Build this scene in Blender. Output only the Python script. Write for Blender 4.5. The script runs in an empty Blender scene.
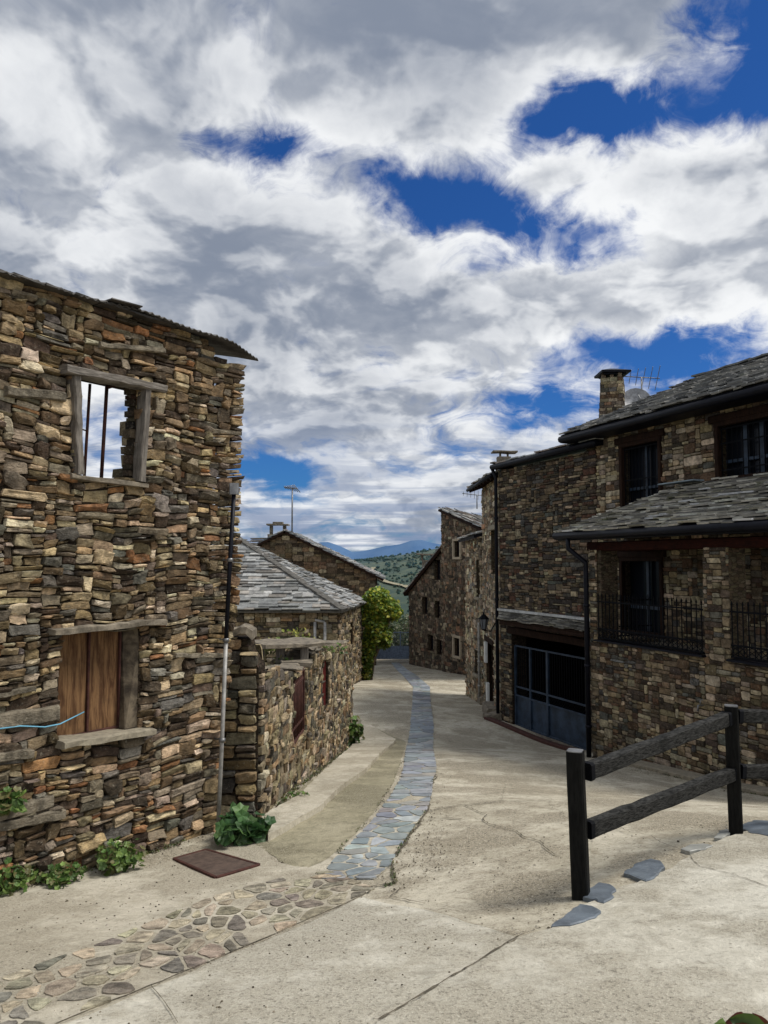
import bpy, bmesh, math, random
import numpy as np
from mathutils import Vector, noise as mnoise
R = math.radians
scene = bpy.context.scene
COL = scene.collection
rnd = random.Random(7)

# ------------------------------------------------------------------ camera
F = 769.0; TILT = math.atan(50.0/F)
cam = bpy.data.cameras.new('camera'); co = bpy.data.objects.new('camera', cam); COL.objects.link(co)
co.location = (0, 0, 0); co.rotation_euler = (math.pi/2 + TILT, 0, 0)
cam.sensor_fit = 'VERTICAL'; cam.sensor_height = 24.0; cam.lens = 24.0*F/1024.0
cam.clip_start = 0.05; cam.clip_end = 40000
scene.camera = co
def ray(px, py):
    x = (px-384)/F; y = (512-py)/F
    c, s = math.cos(TILT), math.sin(TILT)
    return Vector((x, c - s*y, s + c*y))
def P(px, py, Y):
    d = ray(px, py); return d*(Y/d.y)

# ------------------------------------------------------------------ ground height
def prof(y):
    k = 2.0
    sp = lambda t: (math.log1p(math.exp(max(-40, min(40, k*t))))/k if t < 15 else t)
    z = -1.6 - 0.155*max(y, -8) + 0.095*sp(y-18.5)
    if y > 56:
        z -= 0.26*(min(y, 230)-56)*min(1, (y-56)/20)
    return z
CTRL = [(218,830,8.8),(0,895,6.68),(505,722,23.6),(583,752,20.0),(590,757,17.1),(768,795,12.74),(582,903,5.45),(735,830,6.76),
        (484,705,28),(466,695,31),(466,674,38.5),(409,664,45.5),(384,1024,3.56),(430,720,22.7),(400,750,17.5),(395,658,50),(272,816,9.2),(352,742,19.8),(350,690,30),(100,1000,3.75),(700,960,4.1),(400,870,6.9)]
_pts = [P(*c) for c in CTRL]
_A = np.array([[math.exp(-((a.x-b.x)**2+(a.y-b.y)**2)/(2*2.6**2)) for b in _pts] for a in _pts]) + np.eye(len(_pts))*0.08
_w = np.linalg.solve(_A, np.array([p.z - prof(p.y) for p in _pts]))
def hill_h(x, y):
    ridge = 6 + 0.15*min(max(x, -60), 260) + 3*mnoise.noise((x*0.012, 3.1, 0))
    ridge += 6*mnoise.noise((x*0.004, 8.1, 0))
    t = max(0, min(1, (y-240)/(720-240))); t = t*t*(3-2*t)*0.5 + t*0.5
    base = -58
    z = base + (ridge-base)*t
    z += 5*mnoise.noise((x*0.01, y*0.01, 1.7))*min(1, max(0, (y-240)/100))
    if y > 760: z -= (min(y, 3000)-760)*0.12
    return z
def g(x, y):
    z = prof(y)
    if -5 < y < 60 and abs(x) < 15:
        for p, w in zip(_pts, _w):
            d2 = (x-p.x)**2 + (y-p.y)**2
            if d2 < 100: z += w*math.exp(-d2/(2*2.6**2))
    if y > 180:
        t = min(1, (y-180)/80); z = z*(1-t) + hill_h(x, y)*t
    elif y > 60:
        z += 2.5*mnoise.noise((x*0.03, y*0.03, 0))*(y-60)/120
    return z
def G(px, py, off=0.0):
    d = ray(px, py); d = d/d.y
    lo, hi, y = 1.0, None, 1.0
    while y < 900:
        p = d*y
        if p.z < g(p.x, p.y): hi = y; break
        lo = y; y += 0.25 if y < 60 else 4
    if hi is None: return None
    for _ in range(24):
        m = (lo+hi)/2; p = d*m
        if p.z < g(p.x, p.y): hi = m
        else: lo = m
    p = d*hi; return Vector((p.x, p.y, g(p.x, p.y)+off))

# ------------------------------------------------------------------ node helpers
class V:
    """tiny expression wrapper around shader sockets"""
    def __init__(s, nt, sock): s.nt, s.s = nt, sock
    def _m(s, op, *o, clamp=False):
        n = s.nt.nodes.new('ShaderNodeMath'); n.operation = op; n.use_clamp = clamp
        for i, v in enumerate((s,)+o):
            if isinstance(v, V): s.nt.links.new(v.s, n.inputs[i])
            else: n.inputs[i].default_value = v
        return V(s.nt, n.outputs[0])
    def __add__(s, o): return s._m('ADD', o)
    __radd__ = __add__
    def __sub__(s, o): return s._m('SUBTRACT', o)
    def __rsub__(s, o): return (s*-1.0) + o
    def __mul__(s, o): return s._m('MULTIPLY', o)
    __rmul__ = __mul__
    def __truediv__(s, o): return s._m('DIVIDE', o)
    def pow(s, o): return s._m('POWER', o)
    def max(s, o): return s._m('MAXIMUM', o)
    def min(s, o): return s._m('MINIMUM', o)
    def exp(s): return s._m('EXPONENT')
    def smooth(s, a, b, c=0.0, d=1.0):
        n = s.nt.nodes.new('ShaderNodeMapRange'); n.interpolation_type = 'SMOOTHSTEP'
        s.nt.links.new(s.s, n.inputs[0])
        for i, v in zip((1,2,3,4), (a,b,c,d)): n.inputs[i].default_value = v
        return V(s.nt, n.outputs[0])
def mixc(nt, f, a, b, mode='MIX'):
    n = nt.nodes.new('ShaderNodeMix'); n.data_type = 'RGBA'; n.blend_type = mode; n.clamp_factor = True
    for idx, v in ((0, f), (6, a), (7, b)):
        if isinstance(v, V): nt.links.new(v.s, n.inputs[idx])
        elif isinstance(v, bpy.types.NodeSocket): nt.links.new(v, n.inputs[idx])
        elif idx == 0: n.inputs[0].default_value = v
        else: n.inputs[idx].default_value = (*v, 1) if len(v) == 3 else v
    return n.outputs[2]
def noise(nt, vec, scale, detail=4, rough=0.55, dist=0.0, dim='3D'):
    n = nt.nodes.new('ShaderNodeTexNoise'); n.noise_dimensions = dim
    n.inputs['Scale'].default_value = scale; n.inputs['Detail'].default_value = detail
    n.inputs['Roughness'].default_value = rough; n.inputs['Distortion'].default_value = dist
    if vec is not None: nt.links.new(vec, n.inputs['Vector'])
    return V(nt, n.outputs['Fac'])
def voro(nt, vec, scale, feature='F1', rand=1.0):
    n = nt.nodes.new('ShaderNodeTexVoronoi'); n.feature = feature; n.inputs['Scale'].default_value = scale
    n.inputs['Randomness'].default_value = rand
    if vec is not None: nt.links.new(vec, n.inputs['Vector'])
    return n
def coords(nt, scale=(1,1,1)):
    t = nt.nodes.new('ShaderNodeTexCoord'); m = nt.nodes.new('ShaderNodeMapping')
    m.inputs['Scale'].default_value = scale; nt.links.new(t.outputs['Object'], m.inputs['Vector']); return m.outputs[0]
def attr(nt, name='Col'):
    a = nt.nodes.new('ShaderNodeAttribute'); a.attribute_name = name; return a.outputs['Color']
def newmat(name, rough=0.85, metal=0.0, spec=0.3):
    m = bpy.data.materials.new(name); m.use_nodes = True; nt = m.node_tree
    b = nt.nodes['Principled BSDF']; b.inputs['Roughness'].default_value = rough; b.inputs['Metallic'].default_value = metal
    if max(0,0) : pass
    b.inputs['Specular IOR Level'].default_value = spec
    return m, nt, b
def bump(nt, b, h, strength=0.5, dist=0.01, prev=None):
    n = nt.nodes.new('ShaderNodeBump'); n.inputs['Strength'].default_value = strength; n.inputs['Distance'].default_value = dist
    nt.links.new(h.s if isinstance(h, V) else h, n.inputs['Height'])
    if prev is not None: nt.links.new(prev, n.inputs['Normal'])
    nt.links.new(n.outputs[0], b.inputs['Normal']); return n.outputs[0]
def scalec(nt, c, f):
    n = nt.nodes.new('ShaderNodeVectorMath'); n.operation = 'SCALE'
    nt.links.new(c, n.inputs[0])
    if isinstance(f, V): nt.links.new(f.s, n.inputs['Scale'])
    else: n.inputs['Scale'].default_value = f
    return n.outputs[0]

MT = {}
def stone_mat(name, s=1.0, lichen=0.25, gain=1.0):
    m, nt, b = newmat(name, 0.88, 0, 0.25); c = coords(nt)
    a = attr(nt)
    v = noise(nt, c, 9*s, 6, 0.72).smooth(0.30, 0.70, 0.42*gain, 1.55*gain)
    base = scalec(nt, a, v)
    vl = noise(nt, coords(nt, (1,1,6)), 14*s, 3).smooth(0.52, 0.72)      # bedding streaks of the schist
    base = mixc(nt, vl*0.35, base, (0.10,0.065,0.035))
    l = noise(nt, c, 30*s, 6, 0.75).smooth(0.56, 0.66)
    base = mixc(nt, l*lichen, base, (0.42,0.38,0.29))
    nt.links.new(base, b.inputs['Base Color'])
    n1 = bump(nt, b, noise(nt, coords(nt, (1,1,2.2)), 26*s, 6, 0.7), 1.0, 0.035/s)
    bump(nt, b, noise(nt, c, 110*s, 3, 0.6), 0.4, 0.006/s, n1)
    MT[name] = m
stone_mat('stone_near', 1.0, 0.42, 1.2)
stone_mat('stone_far', 0.7, 0.38, 1.05)
def core_mat(name, col, s=1.0):
    m, nt, b = newmat(name, 0.95, 0, 0.1); c = coords(nt, (1,1,2.3))
    vo = voro(nt, c, 4.5*s); e = voro(nt, c, 4.5*s, 'DISTANCE_TO_EDGE')
    hs = nt.nodes.new('ShaderNodeHueSaturation'); nt.links.new(vo.outputs['Color'], hs.inputs['Color'])
    hs.inputs['Saturation'].default_value = 0.12; hs.inputs['Value'].default_value = 0.9
    base = mixc(nt, 1.0, hs.outputs[0], tuple(x*1.6 for x in col), 'MULTIPLY')
    ed = V(nt, e.outputs['Distance']).smooth(0.01, 0.08)
    base = mixc(nt, ed, tuple(x*0.4 for x in col), base)
    base = mixc(nt, noise(nt, c, 20, 5).smooth(0.3,0.8)*0.5, base, tuple(x*0.5 for x in col))
    nt.links.new(base, b.inputs['Base Color']); bump(nt, b, ed*0.7 + noise(nt, c, 22, 5)*0.5, 0.8, 0.03)
    MT[name] = m
core_mat('core_dark', (0.045,0.033,0.022), 2.2)
core_mat('core_mortar', (0.085,0.066,0.043), 2.0)
def slate_mat(name, gain=1.0, moss=0.15, rough=0.5):
    m, nt, b = newmat(name, rough, 0, 0.35); c = coords(nt)
    base = scalec(nt, attr(nt), noise(nt, c, 6, 5, 0.6).smooth(0.2,0.8,0.6*gain,1.35*gain))
    mo = noise(nt, c, 3.0, 6, 0.7).smooth(0.56,0.68)*moss*2
    base = mixc(nt, mo, base, (0.07,0.075,0.03))
    pl = noise(nt, c, 24, 4, 0.7).smooth(0.6,0.7)
    base = mixc(nt, pl*0.25, base, (0.4,0.4,0.36))
    nt.links.new(base, b.inputs['Base Color'])
    bump(nt, b, noise(nt, c, 30, 5, 0.6), 0.5, 0.01); MT[name] = m
slate_mat('slate_roof', 1.0, 0.25, 0.6); slate_mat('slate_mossy', 1.0, 0.45, 0.7); slate_mat('slate_floor', 1.0, 0.05, 0.45)
def wood_mat(name, c1, c2, rough=0.85, sc=(1,1,0.12), fine=40):
    m, nt, b = newmat(name, rough, 0, 0.3 if c2[0] > .12 else 0.10); c = coords(nt, sc)
    n = noise(nt, c, fine, 6, 0.65, 0.4); n2 = noise(nt, coords(nt), 4, 4)
    base = mixc(nt, n.smooth(0.35,0.65), c1, c2)
    base = mixc(nt, n2.smooth(0.45,0.75)*0.6, base, tuple(x*0.45 for x in c1))
    nt.links.new(base, b.inputs['Base Color']); bump(nt, b, n, 0.8, 0.012); MT[name] = m
wood_mat('wood_grey', (0.09,0.078,0.065), (0.21,0.185,0.155))
wood_mat('wood_grey_h', (0.09,0.078,0.065), (0.22,0.195,0.165), sc=(0.15,0.15,1.5))
wood_mat('wood_shutter', (0.07,0.030,0.011), (0.21,0.115,0.05), fine=22)
wood_mat('reveal_stone', (0.05,0.038,0.026), (0.17,0.135,0.09), sc=(1,1,1), fine=7)
wood_mat('wood_rail', (0.006,0.006,0.0055), (0.045,0.044,0.041), 0.8, sc=(0.35,0.35,2.0), fine=60)
wood_mat('wood_black', (0.003,0.003,0.003), (0.009,0.009,0.008), 0.6, fine=60)
wood_mat('wood_brown', (0.012,0.006,0.004), (0.030,0.015,0.009), 0.8)
wood_mat('beam_red', (0.016,0.0045,0.003), (0.035,0.009,0.005), 0.8, sc=(0.2,0.2,1))
def plain(name, col, rough=0.6, metal=0.0, var=0.35, sc=8, bmp=0.2, spec=0.4):
    m, nt, b = newmat(name, rough, metal, spec); c = coords(nt)
    n = noise(nt, c, sc, 6, 0.65)
    base = mixc(nt, n.smooth(0.3,0.7), tuple(x*(1-var) for x in col), tuple(min(1,x*(1+var)) for x in col))
    nt.links.new(base, b.inputs['Base Color']); bump(nt, b, noise(nt, c, sc*6, 4), bmp, 0.006); MT[name] = m
plain('iron_black', (0.004,0.0045,0.006), 0.7, 0.0, spec=0.08)
plain('gutter_dark', (0.0035,0.004,0.008), 0.5, 0.0, spec=0.18)
plain('gate_blue', (0.022,0.036,0.058), 0.45, 0.0, 0.45, 3.5, spec=0.3)
plain('steel_blue', (0.17,0.22,0.30), 0.5, 0.0)
plain('steel_grey', (0.20,0.20,0.20), 0.4, 0.6)
plain('pipe_grey', (0.27,0.26,0.24), 0.5, 0.1)
plain('rust', (0.085,0.058,0.045), 0.75, 0.1, 0.35, 14, 0.5)
plain('rust_dark', (0.055,0.018,0.012), 0.8, 0.1, 0.4, 14, 0.5)
plain('maroon', (0.10,0.008,0.006), 0.6, 0, 0.3)
plain('sheet_roof', (0.055,0.05,0.045), 0.6, 0.15, 0.4, 5)
plain('mortar_pale', (0.23,0.20,0.145), 0.95, 0, 0.25, 14, 0.7)
plain('render_pale', (0.34,0.28,0.20), 0.95, 0, 0.2, 6, 0.4)
plain('white_plastic', (0.55,0.55,0.52), 0.5, 0, 0.1)
plain('dark_inside', (0.003,0.003,0.003), 0.95, 0, 0.2, spec=0.0)
plain('plaster_dark', (0.085,0.08,0.07), 0.95, 0, 0.4)
plain('cord_blue', (0.13,0.35,0.48), 0.6, 0, 0.1)
plain('crack', (0.10,0.085,0.06), 1.0, 0, 0.5, 20, 0)
plain('bark', (0.08,0.06,0.04), 0.95, 0, 0.4, 12, 0.9)
plain('step_stone', (0.155,0.13,0.095), 0.9, 0, 0.5, 9, 0.9)
m, nt, b = newmat('glass_dark', 0.15, 0, 0.12); b.inputs['Base Color'].default_value = (0.008,0.010,0.014,1)
bump(nt, b, noise(nt, coords(nt), 3, 2), 0.05, 0.01); MT['glass_dark'] = m
m, nt, b = newmat('glass_lamp', 0.2, 0, 0.6); b.inputs['Base Color'].default_value = (0.10,0.11,0.12,1); 
bump(nt, b, noise(nt, coords(nt), 30, 2), 0.05, 0.01); MT['glass_lamp'] = m
m, nt, b = newmat('leaf', 0.5, 0, 0.4)
base = scalec(nt, attr(nt), noise(nt, coords(nt), 12, 3).smooth(0.3,0.7,0.75,1.25))
nt.links.new(base, b.inputs['Base Color'])
tr = nt.nodes.new('ShaderNodeBsdfTranslucent'); nt.links.new(scalec(nt, base, 1.4), tr.inputs[0])
mx = nt.nodes.new('ShaderNodeMixShader'); mx.inputs[0].default_value = 0.3
nt.links.new(b.outputs[0], mx.inputs[1]); nt.links.new(tr.outputs[0], mx.inputs[2]); nt.links.new(mx.outputs[0], nt.nodes['Material Output'].inputs[0])
MT['leaf'] = m
m, nt, b = newmat('foliage_far', 1.0, 0, 0.0); nt.links.new(attr(nt), b.inputs['Base Color']); MT['foliage_far'] = m
def mountain_mat(name, c1, c2, s):
    m, nt, b = newmat(name, 1.0, 0, 0.0); n = noise(nt, coords(nt), s, 6, 0.6)
    nt.links.new(mixc(nt, n.smooth(0.35,0.65), c1, c2), b.inputs['Base Color']); MT[name] = m
mountain_mat('mountain_blue', (0.06,0.12,0.23), (0.085,0.15,0.26), 0.003)  # blue of aerial haze painted into the base colour

# concrete / ground
def concrete(name, base_c, light_c, dark_c, aggregate=1.0, grass=False):
    m, nt, b = newmat(name, 0.93, 0, 0.2); c = coords(nt)
    big = noise(nt, c, 0.55, 6, 0.62, 0.3); mid = noise(nt, c, 2.7, 6, 0.7, 0.5); fine = noise(nt, c, 28, 5, 0.75)
    x = mixc(nt, big.smooth(0.36,0.64), base_c, light_c)
    x = mixc(nt, mid.smooth(0.50,0.72)*0.6, x, dark_c)
    pat = noise(nt, c, 7, 7, 0.78, 0.6)
    x = mixc(nt, pat.smooth(0.50,0.66)*0.40, x, tuple(q*0.55 for q in dark_c))
    x = mixc(nt, pat.smooth(0.50,0.34)*0.45, x, tuple(min(1,q*1.3) for q in light_c))
    pick_ = noise(nt, c, 0.8, 5, .65).smooth(0.42,0.56)      # where the cement skin has worn down to the gravel
    stain = noise(nt, c, 0.9, 7, .72, 1.2).smooth(.56,.66)
    x = mixc(nt, stain*0.45, x, tuple(q*.62 for q in dark_c))
    x = mixc(nt, pick_*0.62, x, tuple(q*.95 for q in dark_c))
    g1 = noise(nt, c, 42, 3, 0.8); g2 = noise(nt, c, 75, 2, .7)
    x = mixc(nt, g1.smooth(0.54,0.64)*pick_*0.85*aggregate, x, (0.055,0.046,0.034))
    x = mixc(nt, g2.smooth(0.56,0.66)*pick_*0.75*aggregate, x, (0.62,0.57,0.46))
    x = mixc(nt, fine.smooth(0.52,0.66)*0.45*aggregate, x, tuple(q*0.35 for q in dark_c))
    vo = voro(nt, c, 22); d = V(nt, vo.outputs['Distance']); grit = (1.0 - d.smooth(0.08, 0.30))
    x = mixc(nt, grit*noise(nt, c, 2.3, 4).smooth(.5,.6)*0.7*aggregate, x, (0.10,0.085,0.06))
    pick = pick_
    if grass:
        at = nt.nodes.new('ShaderNodeAttribute'); at.attribute_name = 'grass'
        gm = V(nt, at.outputs['Fac'])
        n1 = noise(nt, c, 0.012, 8, 0.7); n2 = noise(nt, c, 0.15, 6, 0.7)
        gc = mixc(nt, n1.smooth(0.4,0.6), (0.032,0.048,0.020), (0.085,0.095,0.038))
        gc = mixc(nt, n2.smooth(0.45,0.6)*0.7, gc, (0.022,0.038,0.018))
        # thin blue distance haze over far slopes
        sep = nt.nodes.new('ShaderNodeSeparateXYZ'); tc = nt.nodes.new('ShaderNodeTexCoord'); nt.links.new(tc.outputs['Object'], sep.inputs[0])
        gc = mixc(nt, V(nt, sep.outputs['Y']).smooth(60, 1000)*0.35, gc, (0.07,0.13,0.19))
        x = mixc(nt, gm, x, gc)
    nt.links.new(x, b.inputs['Base Color'])
    n1 = bump(nt, b, fine + g1*pick_, 0.8, 0.014); bump(nt, b, pat + mid, 0.5, 0.02, n1)
    MT[name] = m
concrete('concrete_ground', (0.41,0.37,0.28), (0.52,0.475,0.375), (0.25,0.21,0.145), 1.15, True)
concrete('concrete_pale', (0.47,0.437,0.355), (0.57,0.54,0.455), (0.34,0.305,0.232), .7)
concrete('concrete_olive', (0.26,0.235,0.155), (0.35,0.315,0.22), (0.18,0.16,0.10), .7)
concrete('concrete_mortar', (0.42,0.38,0.295), (0.51,0.465,0.37), (0.32,0.28,0.205), 0.6)

# ------------------------------------------------------------------ mesh helpers
def wloc(o):
    v = Vector((0,0,0))
    while o is not None: v += o.location; o = o.parent
    return v
class MB:
    def __init__(s): s.v=[]; s.f=[]; s.c=[]; s.m=[]; s.sm=[]
    def add(s, vs, fs, col=(0.5,0.5,0.5), mi=0, smooth=False):
        k = len(s.v); s.v += [tuple(v) for v in vs]
        for f in fs: s.f.append(tuple(i+k for i in f)); s.c.append(col); s.m.append(mi); s.sm.append(smooth)
    def hexa(s, p, col=(0.5,)*3, mi=0):   # p: 4 bottom ccw, 4 top
        s.add(p, [(3,2,1,0),(4,5,6,7),(0,1,5,4),(1,2,6,5),(2,3,7,6),(3,0,4,7)], col, mi)
    def bar(s, a, b, w, h, up=Vector((0,0,1)), col=(0.5,)*3, mi=0, seg=1, jit=0):
        a = Vector(a); b = Vector(b); d = (b-a).normalized(); sd = d.cross(up)
        if sd.length < 1e-4: sd = d.cross(Vector((1,0,0)))
        sd.normalize(); u = sd.cross(d).normalized()
        rings = []
        for i in range(seg+1):
            c = a.lerp(b, i/seg); j = [rnd.uniform(-jit,jit) for _ in range(4)]
            cc = c + sd*rnd.uniform(-jit,jit)*0.7 + u*rnd.uniform(-jit,jit)*0.7
            ch = 0.22
            ring = []
            for sx, sy in ((-1,-1+ch),(-1+ch,-1),(1-ch,-1),(1,-1+ch),(1,1-ch),(1-ch,1),(-1+ch,1),(-1,1-ch)):
                ring.append(cc + sd*(sx*w/2 + rnd.uniform(-jit,jit)*0.5) + u*(sy*h/2+ rnd.uniform(-jit,jit)*0.5))
            rings.append(ring)
        vs = [p for r in rings for p in r]; fs = []
        for i in range(seg):
            for k in range(8):
                q = (k+1)%8; fs.append((i*8+k, i*8+q, (i+1)*8+q, (i+1)*8+k))
        fs.append(tuple(range(7,-1,-1))); fs.append(tuple(seg*8+k for k in range(8)))
        s.add(vs, fs, col, mi)
    def tube(s, pts, r, n=8, col=(0.5,)*3, mi=0, smooth=True, cap=True):
        pts = [Vector(p) for p in pts]; rs = r if isinstance(r, (list,tuple)) else [r]*len(pts)
        vs = []; fs = []; u = None
        for i, p in enumerate(pts):
            d = (pts[min(i+1,len(pts)-1)] - pts[max(i-1,0)]).normalized()
            if u is None: u = d.orthogonal().normalized()
            u = (u - d*u.dot(d)).normalized(); w = d.cross(u)
            for k in range(n):
                a = 2*math.pi*k/n; vs.append(p + (u*math.cos(a)+w*math.sin(a))*rs[i])
        for i in range(len(pts)-1):
            for k in range(n):
                q=(k+1)%n; fs.append((i*n+k, i*n+q, (i+1)*n+q, (i+1)*n+k))
        if cap: fs.append(tuple(range(n-1,-1,-1))); fs.append(tuple((len(pts)-1)*n+k for k in range(n)))
        s.add(vs, fs, col, mi, smooth)
    def prism(s, poly, vec, col=(0.5,)*3, mi=0):
        poly = [Vector(p) for p in poly]; n = len(poly); vec = Vector(vec)
        s.add(poly + [p+vec for p in poly], [tuple(range(n-1,-1,-1)), tuple(range(n,2*n))] + [(i,(i+1)%n,n+(i+1)%n,n+i) for i in range(n)], col, mi)
    def build(s, name, mats, parent=None, **kw):
        me = bpy.data.meshes.new(name); off = wloc(parent)
        me.from_pydata([(v[0]-off.x, v[1]-off.y, v[2]-off.z) for v in s.v], [], s.f)
        for mn in (mats if isinstance(mats,(list,tuple)) else [mats]): me.materials.append(MT[mn])
        ca = me.attributes.new('Col', 'FLOAT_COLOR', 'CORNER')
        buf = np.ones((len(me.loops), 4), dtype=np.float32); k = 0
        for f, c in zip(s.f, s.c):
            buf[k:k+len(f), :3] = c; k += len(f)
        ca.data.foreach_set('color', buf.ravel())
        me.polygons.foreach_set('material_index', s.m); me.polygons.foreach_set('use_smooth', s.sm)
        me.update()
        bm = bmesh.new(); bm.from_mesh(me); bmesh.ops.recalc_face_normals(bm, faces=bm.faces); bm.to_mesh(me); bm.free()
        o = bpy.data.objects.new(name, me); COL.objects.link(o)
        if parent is not None: o.parent = parent
        for a, b_ in kw.items(): o[a] = b_
        return o
def thing(name, label, cat, loc=(0,0,0), group=None):
    o = bpy.data.objects.new(name, None); COL.objects.link(o); o.location = loc; o.empty_display_size = 0.2
    o['label'] = label; o['category'] = cat
    if group: o['group'] = group
    return o
def tag(o, label, cat, group=None):
    o['label'] = label; o['category'] = cat
    if group: o['group'] = group
    return o

# ------------------------------------------------------------------ stone walls
PAL_L = [((0.235,0.165,0.088),5.5),((0.34,0.26,0.155),4.5),((0.16,0.128,0.09),5),((0.065,0.046,0.030),4.5),((0.22,0.11,0.048),1.6),((0.13,0.118,0.095),2.5),((0.43,0.355,0.245),2.6),((0.11,0.075,0.04),3.5)]
PAL_R = [((0.12,0.085,0.05),4),((0.16,0.125,0.08),4),((0.07,0.055,0.04),4),((0.11,0.06,0.035),2),((0.09,0.085,0.075),2),((0.24,0.20,0.14),2)]
PAL_P = [((0.205,0.155,0.09),4),((0.32,0.255,0.165),4.5),((0.075,0.057,0.040),4),((0.11,0.065,0.037),2),((0.10,0.095,0.08),2),((0.28,0.235,0.165),2)]
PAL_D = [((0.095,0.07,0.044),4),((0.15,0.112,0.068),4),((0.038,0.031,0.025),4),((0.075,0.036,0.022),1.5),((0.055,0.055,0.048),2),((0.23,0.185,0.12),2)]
PAL_LIT = [((0.27,0.21,0.135),4),((0.37,0.30,0.20),4),((0.14,0.11,0.075),3),((0.24,0.14,0.075),2),((0.18,0.17,0.14),1.5),((0.46,0.39,0.28),2)]  # street walls made lighter, the light they catch put into stone colours
PAL_G = [((0.17,0.135,0.08),4),((0.26,0.205,0.125),4),((0.07,0.06,0.045),4),((0.17,0.115,0.06),3),((0.29,0.245,0.175),1.5)]
def pick(pal, r, sg=.34):
    t = r.uniform(0, sum(w for _, w in pal))
    for c, w in pal:
        t -= w
        if t <= 0: break
    k = min(1.75, max(.5, math.exp(r.gauss(0, sg)))); return tuple(max(0.01, min(0.7, x*k*r.uniform(0.94,1.06))) for x in c)
def pack(u0, u1, v0, v1, wr, hr, r, dx=0.02):
    n = max(2, int((u1-u0)/dx)); sky = [v0 + r.uniform(-hr[0], 0) for _ in range(1)]*n; out = []
    while True:
        m = min(sky)
        if m >= v1: break
        j = sky.index(m); k = j
        while k < n and abs(sky[k]-m) < 1e-6: k += 1
        run = (k-j)*dx; lh = sky[j-1] if j else None; rh = sky[k] if k < n else None
        w = min(wr[1], max(wr[0], math.exp(r.gauss(math.log((wr[0]*wr[1])**0.5), 0.45))))
        if run < wr[0]*0.6:
            t = min([x for x in (lh, rh) if x is not None] or [m+hr[0]])
            h = min(max(t-m, 0.02), hr[1]*1.3)
            if abs(m+h-t) < 1e-4: h = t-m
            if run > 0.03: out.append((u0+j*dx, u0+k*dx, m, m+h))
            for i in range(j, k): sky[i] = m+h
            continue
        if run - w < wr[0]*0.8: w = min(run, wr[1]*1.25)
        q = max(1, int(w/dx)); 
        if r.random() < 0.5 and q < k-j: j2 = k-q
        else: j2 = j
        h = r.uniform(hr[0], hr[1]) * (1.0 if r.random() < 0.8 else 1.5)
        if w < wr[0]*1.8: h = min(h, hr[0]*1.6+0.01) if r.random() < .5 else h
        for t in (lh, rh):
            if t is not None and 0 < t-m and abs(m+h-t) < hr[0]*0.45: h = t-m
        if j2+q > n: q = n-j2
        out.append((u0+j2*dx, u0+(j2+q)*dx, m, m+h))
        for i in range(j2, j2+q): sky[i] = m+h
    return out
def interp(kn, u):
    if u <= kn[0][0]: return kn[0][1]
    for (a, va), (b_, vb) in zip(kn, kn[1:]):
        if u <= b_: return va + (vb-va)*(u-a)/(b_-a) if b_ > a else vb
    return kn[-1][1]
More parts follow.
